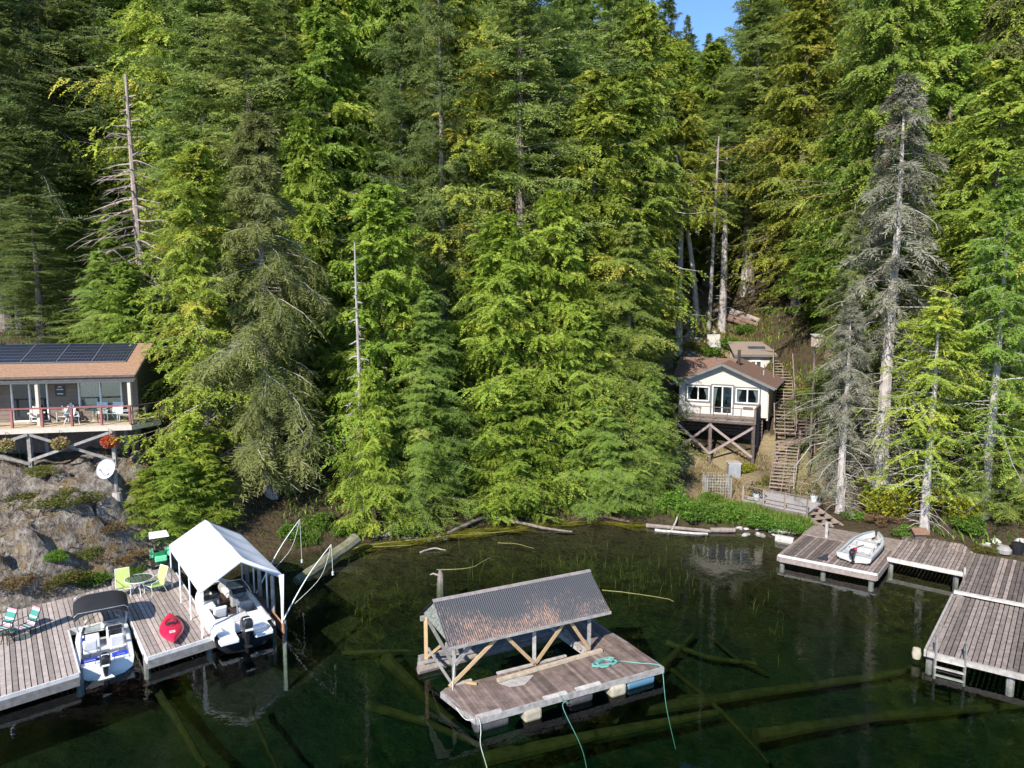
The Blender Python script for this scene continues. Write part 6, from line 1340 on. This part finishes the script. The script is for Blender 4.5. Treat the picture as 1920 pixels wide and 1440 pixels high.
def gpix(u, v):                                              # ground point under a pixel
    d = ray(u, v); t = 24.
    for _ in range(900):
        p = Vector((0, 0, CAMZ)) + d * t
        if p.z <= ground0(p.x, p.y): break
        t += .1
    return p
for u, v, mk, r, h, lb in [
    
    (45, 925, 'shrub_olive', 1.7, .8, 'olive and yellow bush on the rock at the photo edge'), (120, 945, 'shrub_olive', 1.5, .6, 'olive bush with red tips on the rock below the cabin posts'), (80, 910, 'shrub_olive', .8, .5, 'small olive bush just under the cabin brace'),
    (125, 1095, 'shrub_olive', .9, .55, 'yellowish bush at the dock edge near the rock foot'), (178, 1085, 'shrub_green', .7, .5, 'small green bush at the dock edge behind the bimini'), (165, 1040, 'shrub_olive', .6, .45, 'small olive tuft in a cleft of the rock'), (105, 1045, 'shrub_green', .6, .4, 'low green tuft on the middle of the grey rock'),
    (20, 1110, 'shrub_rust', .9, .5, 'brown dry bush at the photo edge behind the striped chairs'), (240, 1045, 'shrub_rust', .9, .45, 'rust brown low bush above the lime green chairs'), (205, 990, 'shrub_rust', .8, .5, 'rust brown bush on the rock right below the dish'), (250, 1080, 'shrub_green', .6, .4, 'green tuft behind the glass dock table'),
    (1310, 975, 'shrub_green', 1.2, 1.0, 'green bush behind the forked drift log'), (1265, 962, 'shrub_green', 1.3, 1.3, 'green bush joined to the low feathery hemlock'), (1365, 970, 'shrub_green', 1.2, .9, 'green bush in front of the wire cage'), (1425, 985, 'shrub_green', 1.1, .7, 'grassy bush below the landing platform'), (1480, 995, 'shrub_green', .9, .6, 'grassy bush at the corner pile of the landing platform'), (1330, 945, 'shrub_green', .8, .8, 'leafy bush at the foot of the wire cage'),
    (1690, 960, 'shrub_yellow', 1.5, 1.6, 'bright yellow maple bush with orange leaves behind the aluminium boat'), (1640, 955, 'shrub_yellow', .9, 1.2, 'yellow maple bush beside the trunk of the olive hemlock'), (1745, 950, 'shrub_yellow', .8, 1.3, 'yellow green bush leaning on the thick grey trunk'),
    (1700, 1005, 'shrub_green', .8, .6, 'dark green fern bush under the yellow maple'), (1655, 985, 'shrub_rust', .9, .5, 'dry brown bush between dock and yellow maple'), (1820, 990, 'shrub_green', 1.0, .8, 'green bush between the two grey trunks behind the walkway'), (1800, 970, 'shrub_yellow', 1.1, 1.6, 'yellow green bush right of the thick grey trunk'), (1900, 990, 'shrub_olive', .8, .8, 'rusty olive bush behind the pale grey trunk'), (1850, 1035, 'shrub_olive', .6, .4, 'low olive tuft at the back of the walkway'), (1600, 970, 'shrub_green', .7, .5, 'green bush at the foot of the short steps'),
    (1300, 655, 'shrub_olive', 1.3, .8, 'olive bush on the scree left of the leaning board'), (1365, 650, 'shrub_green', 1.2, .9, 'green bush right of the leaning board'), (1280, 690, 'shrub_green', 1.3, 1.1, 'green bush at the cabin roof corner'), (1330, 668, 'shrub_green', 1.2, .9, 'green bush above the cabin roof edge'), (1400, 625, 'shrub_green', 1.0, .8, 'green bush above the shed roof'), (1275, 630, 'shrub_olive', 1.1, .7, 'olive bush on the far side of the scree'), (1440, 905, 'shrub_olive', .6, .6, 'dry bush beside the lower stairs'), (1400, 885, 'shrub_yellow', .7, .6, 'yellowing bush at the right cabin post'),
    (600, 985, 'shrub_green', .9, .7, 'green ferns beside the old grey steps'), (650, 1000, 'shrub_green', .8, .6, 'green ferns where the mossy log leaves the bank'), (760, 1000, 'shrub_green', .9, .6, 'green bush under the short spreading hemlock'), (545, 1010, 'shrub_green', .9, .8, 'dark green bush beside the canopy back')]:
    p = gpix(u, v); shrub(mk, p.x, p.y, r, h, lb)
for u, v, h_, w_, lb in ((330, 990, 3.9, 1.9, 'small bright cedar sapling behind the garden tractor'), (278, 962, 2.6, 1.4, 'low light green cedar sapling at the rock edge below the dish'), (400, 985, 3.4, 1.7, 'bright cedar sapling just behind the canopy ridge'), (365, 930, 4.6, 1.9, 'light green cedar sapling uphill from the garden tractor')):
    p = gpix(u, v); tree('cedar', p.x, p.y, h_, w_, lb, 'cedar_sapling')
# young trees that fill the wood's edge
for x0, s0, n, lo, hi, lb in ((-13, 3, 26, 3, 8, 'young hemlock growing among the shore trees left of the grey dead pole'), (-5, 2.5, 22, 3, 8, 'young hemlock growing among the bright shore cedars'), (24, 4, 16, 3, 7, 'young hemlock growing in shade behind the docks'), (-26, 17, 22, 4, 10, 'young hemlock growing on the shaded slope behind the brown cabin')):
    for k in range(n):
        x = x0 + R_.uniform(0, 10 if x0 > -20 else 14) - (2 if x0 < -20 else 0); s = s0 + R_.uniform(0, 9); y = shore(x) + s
        if (11 < x < 21 and 2 < s < 30) or (-13.5 < x < -8.5 and s < 9.5): continue
        Hh = R_.uniform(lo, hi); tree(R_.choice(('hemlock', 'cedar_d', 'hemlock')), x, y, Hh, Hh * .24 + .6, lb, 'young_tree', group=lb)

# ------------------------------------------------------------------ small things
def whip(name, label, a, b, drop, cat='mooring pole'):
    a, b = Vector(a), Vector(b); t = thing(name, label, cat, a); d = b - a
    m = MB(); m.tube([a + d * k / 8 + Vector((0, 0, .22 * math.sin(math.pi * k / 8))) for k in range(9)], [.032 - .02 * k / 8 for k in range(9)], 8); m.build('pole', M['white_metal'], t, True)
    m = MB(); m.tube(smooth([b, b - d * .25 + Vector((.05, 0, -.55)), a + d * .25 + Vector((0, 0, -.05))]), .011, 5); m.build('slack_line', M['rope'], t, True)
    m = MB(); m.tube([b, b + Vector((.02, 0, -drop * .5)), b + Vector((.03, 0, -drop))], .011, 5); m.tube([b + Vector((.03, 0, -drop - .1)), b + Vector((.03, 0, -drop + .05))], .05, 6); m.build('hanging_line', M['rope'], t, True)
whip('mooring_pole', 'white mooring pole rising behind the canopy with a line hanging at its tip', T(2.95, 3.6, .4), at(562, 974, 31.6), 1.95)
whip('mooring_pole', 'white mooring pole leaning out from the front leg of the canopy', T(3.0, .2, .35), at(621, 1021, 28.2), 1.2)
p = gpix(1338, 655); t = thing('leaning_board', 'pale grey wooden board standing on the slope at the foot of a thin trunk', 'board', p); m = MB(); m.box(p + Vector((0, 0, .6)), (1.15, .1, 1.5), 0, .5, (rad(-14), 'X')); m.build('panel', M['pale_wood'], t)
p = gpix(1309, 655); t = thing('small_stump', 'small dark sawn stump left of the leaning board', 'stump', p); m = MB(); m.tube([p + Vector((0, 0, -.3)), p + Vector((0, 0, .8))], [.18, .15], 9); m.build('stem', M['bark'], t, True)
for k, (u0, v0, u1, v1) in enumerate(((1338, 590, 1422, 612), (1342, 584, 1410, 602), (1345, 596, 1400, 612), (1352, 580, 1425, 604))):
    a, b = gpix(u0, v0 + 3), gpix(u1, v1 + 3); log('felled_log', ('reddish felled log at the front of the heap above the shed', 'reddish felled log lying second in the heap above the shed', 'short reddish felled log nearest the thin trunk', 'rear reddish felled log of the heap above the shed')[k], [a + Vector((0, 0, .25)), (a + b) / 2 + Vector((0, 0, .35)), b + Vector((0, 0, .25))], .24, .2, ('bark_red', 'driftwood')[k % 2])
a, b = gpix(1306, 612), None
t = thing('dead_tree', 'pale bare tree trunk leaning over the scree slope', 'dead tree', a); tip = at(1268, 290, 61); m = MB(); m.tube(smooth([a + Vector((.1, 0, -.4)), a.lerp(tip, .3) + Vector((.25, 0, 0)), a.lerp(tip, .65) + Vector((.2, 0, 0)), tip]), [.30 - .2 * k / 18 for k in range(19)], 9); m.build('trunk', M['bark_grey'], t, True)
m = MB()
for k in range(26):
    c = a.lerp(tip, R_.uniform(.08, .95)) + Vector((.2, 0, 0)); an = R_.uniform(0, 6.28); l_ = R_.uniform(.5, 1.7); m.tube([c, c + Vector((math.cos(an) * l_ * .6, math.sin(an) * l_ * .6, -.1)), c + Vector((math.cos(an) * l_, math.sin(an) * l_, -.15 - l_ * .3))], [.03, .02, .006], 4, False)
m.build('dead_limbs', M['bark_dead'], t)
a = gpix(1329, 622); tip = at(1348, 255, 62); t = thing('dead_tree', 'straight thin grey trunk standing beside the leaning board', 'dead tree', a); m = MB(); m.tube(smooth([a + Vector((0, 0, -.4)), a.lerp(tip, .4), a.lerp(tip, .8), tip]), [.20 - .14 * k / 18 for k in range(19)], 8); m.build('trunk', M['bark_grey'], t, True); m = MB()
for k in range(22):
    c = a.lerp(tip, R_.uniform(.35, .98)); an = R_.uniform(0, 6.28); l_ = R_.uniform(.4, 1.3); m.tube([c, c + Vector((math.cos(an) * l_ * .6, math.sin(an) * l_ * .6, -.05)), c + Vector((math.cos(an) * l_, math.sin(an) * l_, -.4))], [.025, .016, .005], 4, False)
m.build('dead_limbs', M['bark_dead'], t)
p = gpix(1374, 890); t = thing('storage_bin', 'pale grey storage bin under the white cabin deck', 'bin', p); m = MB(); m.prism([(p.x - .42, p.y - .35), (p.x + .42, p.y - .5), (p.x + .5, p.y + .3), (p.x - .35, p.y + .4)], p.z - .2, p.z + .85); m.build('body', M['galv'], t, bevel=.04); m = MB(); m.prism([(p.x - .47, p.y - .4), (p.x + .47, p.y - .55), (p.x + .55, p.y + .35), (p.x - .4, p.y + .45)], p.z + .852, p.z + .93); m.build('lid', M['stone'], t, bevel=.03)
c0 = gpix(1347, 933); t = thing('wire_cage', 'square wire mesh garden cage on the dry grass below the white cabin', 'cage', c0); zz = c0.z - .05; hh = 1.35; q4 = [(c0.x - .75, c0.y), (c0.x + .75, c0.y - .15), (c0.x + .85, c0.y + 1.3), (c0.x - .65, c0.y + 1.4)]
for q in q4: m = MB(); m.bar((q[0], q[1], zz - .3), (q[0], q[1], zz + hh), .06, .06, up=(0, 1, 0)); m.build('post', M['grey_wood'], t)
for i in range(4):
    a, b = Vector((*q4[i], zz)), Vector((*q4[(i + 1) % 4], zz)); m = MB()
    for k in range(1, 8): z = Vector((0, 0, hh * k / 7)); m.tube([a + z, b + z], .007, 4, False)
    for k in range(1, 9): c = a.lerp(b, k / 9); m.tube([c, c + Vector((0, 0, hh))], .007, 4, False)
    m.build('mesh_panel', M['wire'], t)
p = at(1533, 640, 46.5); t = thing('nest_box', 'pale pinkish wooden nest box on a tall pole among the dying hemlocks', 'nest box', p); m = MB(); m.prism([(p.x - .3, p.y - .25), (p.x + .3, p.y - .25), (p.x + .3, p.y + .3), (p.x - .3, p.y + .3)], p.z - .35, p.z + .35); m.build('box', mat('pinkish box wood', (.52, .38, .32), (.42, .3, .25), 5), t, bevel=.02); m = MB(); m.slab([(p.x - .36, p.y - .4, p.z + .34), (p.x + .36, p.y - .4, p.z + .34), (p.x + .36, p.y + .35, p.z + .48), (p.x - .36, p.y + .35, p.z + .48)], .05); m.build('lid', M['pale_wood'], t); m = MB(); gg = ground(p.x, p.y + .1); m.tube([(p.x, p.y + .36, gg - .3), (p.x, p.y + .36, p.z + .2)], .07, 8); m.build('pole', M['bark'], t)
p = W0(1722, 1004, .75); g_ = max(.55, ground(p.x, p.y)); t = thing('birdhouse', 'small wooden birdhouse with orange roof behind the walkway', 'birdhouse', (p.x, p.y, g_)); x, y = p.x, p.y; m = MB(); m.prism([(x - .3, y - .25), (x + .3, y - .25), (x + .3, y + .25), (x - .3, y + .25)], g_ - .1, g_ + .42); m.build('body', M['dark_wood'], t); m = MB(); m.slab([(x - .4, y - .38, g_ + .36), (x + .4, y - .38, g_ + .36), (x + .4, y + .02, g_ + .62), (x - .4, y + .02, g_ + .62)], .05); m.slab([(x - .4, y + .023, g_ + .62), (x + .4, y + .023, g_ + .62), (x + .4, y + .4, g_ + .38), (x - .4, y + .4, g_ + .38)], .05); m.build('roof', M['brick_orange'], t)
p = gpix(1896, 1040); t = thing('waste_bin', 'pale bag and black bin at the back of the walkway by the photo edge', 'bin', p); m = MB(); m.lathe([(0, 0), (.24, 0), (.3, .6), (.26, .62), (0, .5)], (p.x + .3, p.y, p.z), 12); m.build('bin', M['black_plastic'], t, True); m = MB(); m.lathe([(0, 0), (.3, .05), (.34, .25), (.2, .42), (0, .45)], (p.x - .3, p.y + .1, p.z), 9); m.build('bag', M['stone'], t, True)
# old grey steps between the trees
stairs('old broken grey steps in deep shade between the trees', W0(615, 985, .35), at(640, 905, 43.5), 1.7, 9, 'old_steps', False, 'grey_wood')
# stones along the shore
STN = []
for j in range(3):
    bm_ = MB(); g = random.Random(500 + j); rings = []
    for i in range(7):
        a = math.pi * i / 6; rings.append([(math.sin(a) * math.cos(b) * (1 + .25 * g.uniform(-1, 1)) + .001 * math.cos(b), math.sin(a) * math.sin(b) * (.8 + .25 * g.uniform(-1, 1)) + .001 * math.sin(b), -math.cos(a) * .6) for b in [6.2832 * k / 9 for k in range(9)]])
    bm_.loft(rings, True, True); o = bm_.build('stone', M['rockm' if j else 'stone'], None, True); STN.append(o.data); bpy.data.objects.remove(o)
def stone(u, v, r, label, group, mi=None):
    p = gpix(u, v); o = bpy.data.objects.new('stone', STN[R_.randrange(3) if mi is None else mi]); COL.objects.link(o); o.location = (p.x, p.y, ground(p.x, p.y) + r * .12); o.scale = (r, r * R_.uniform(.7, 1.2), r * R_.uniform(.6, 1)); o.rotation_euler = (R_.uniform(-.3, .3), R_.uniform(-.3, .3), R_.uniform(0, 6)); tag(o, label, 'stone', group)
for k in range(34): stone(R_.uniform(1385, 1490), R_.uniform(992, 1008), R_.uniform(.10, .24), 'pale stone on the waterline between drift logs and the boat dock', 'pale stones on the waterline')
for k in range(26): stone(R_.uniform(690, 840), R_.uniform(1002, 1016), R_.uniform(.08, .2), 'small brown stone on the bank by the floating reeds', 'small stones on the bank', 1)
for k in range(60): stone(R_.gauss(1290, 26), R_.uniform(600, 690), R_.uniform(.12, .4), 'pale loose stone on the scree slope behind the white cabin', 'loose stones on the scree', 0)

for k in range(6): stone(R_.uniform(1840, 1915), R_.uniform(1005, 1045), R_.uniform(.15, .4), 'grey stone behind the dock walkway near the photo edge', 'stones behind the walkway')
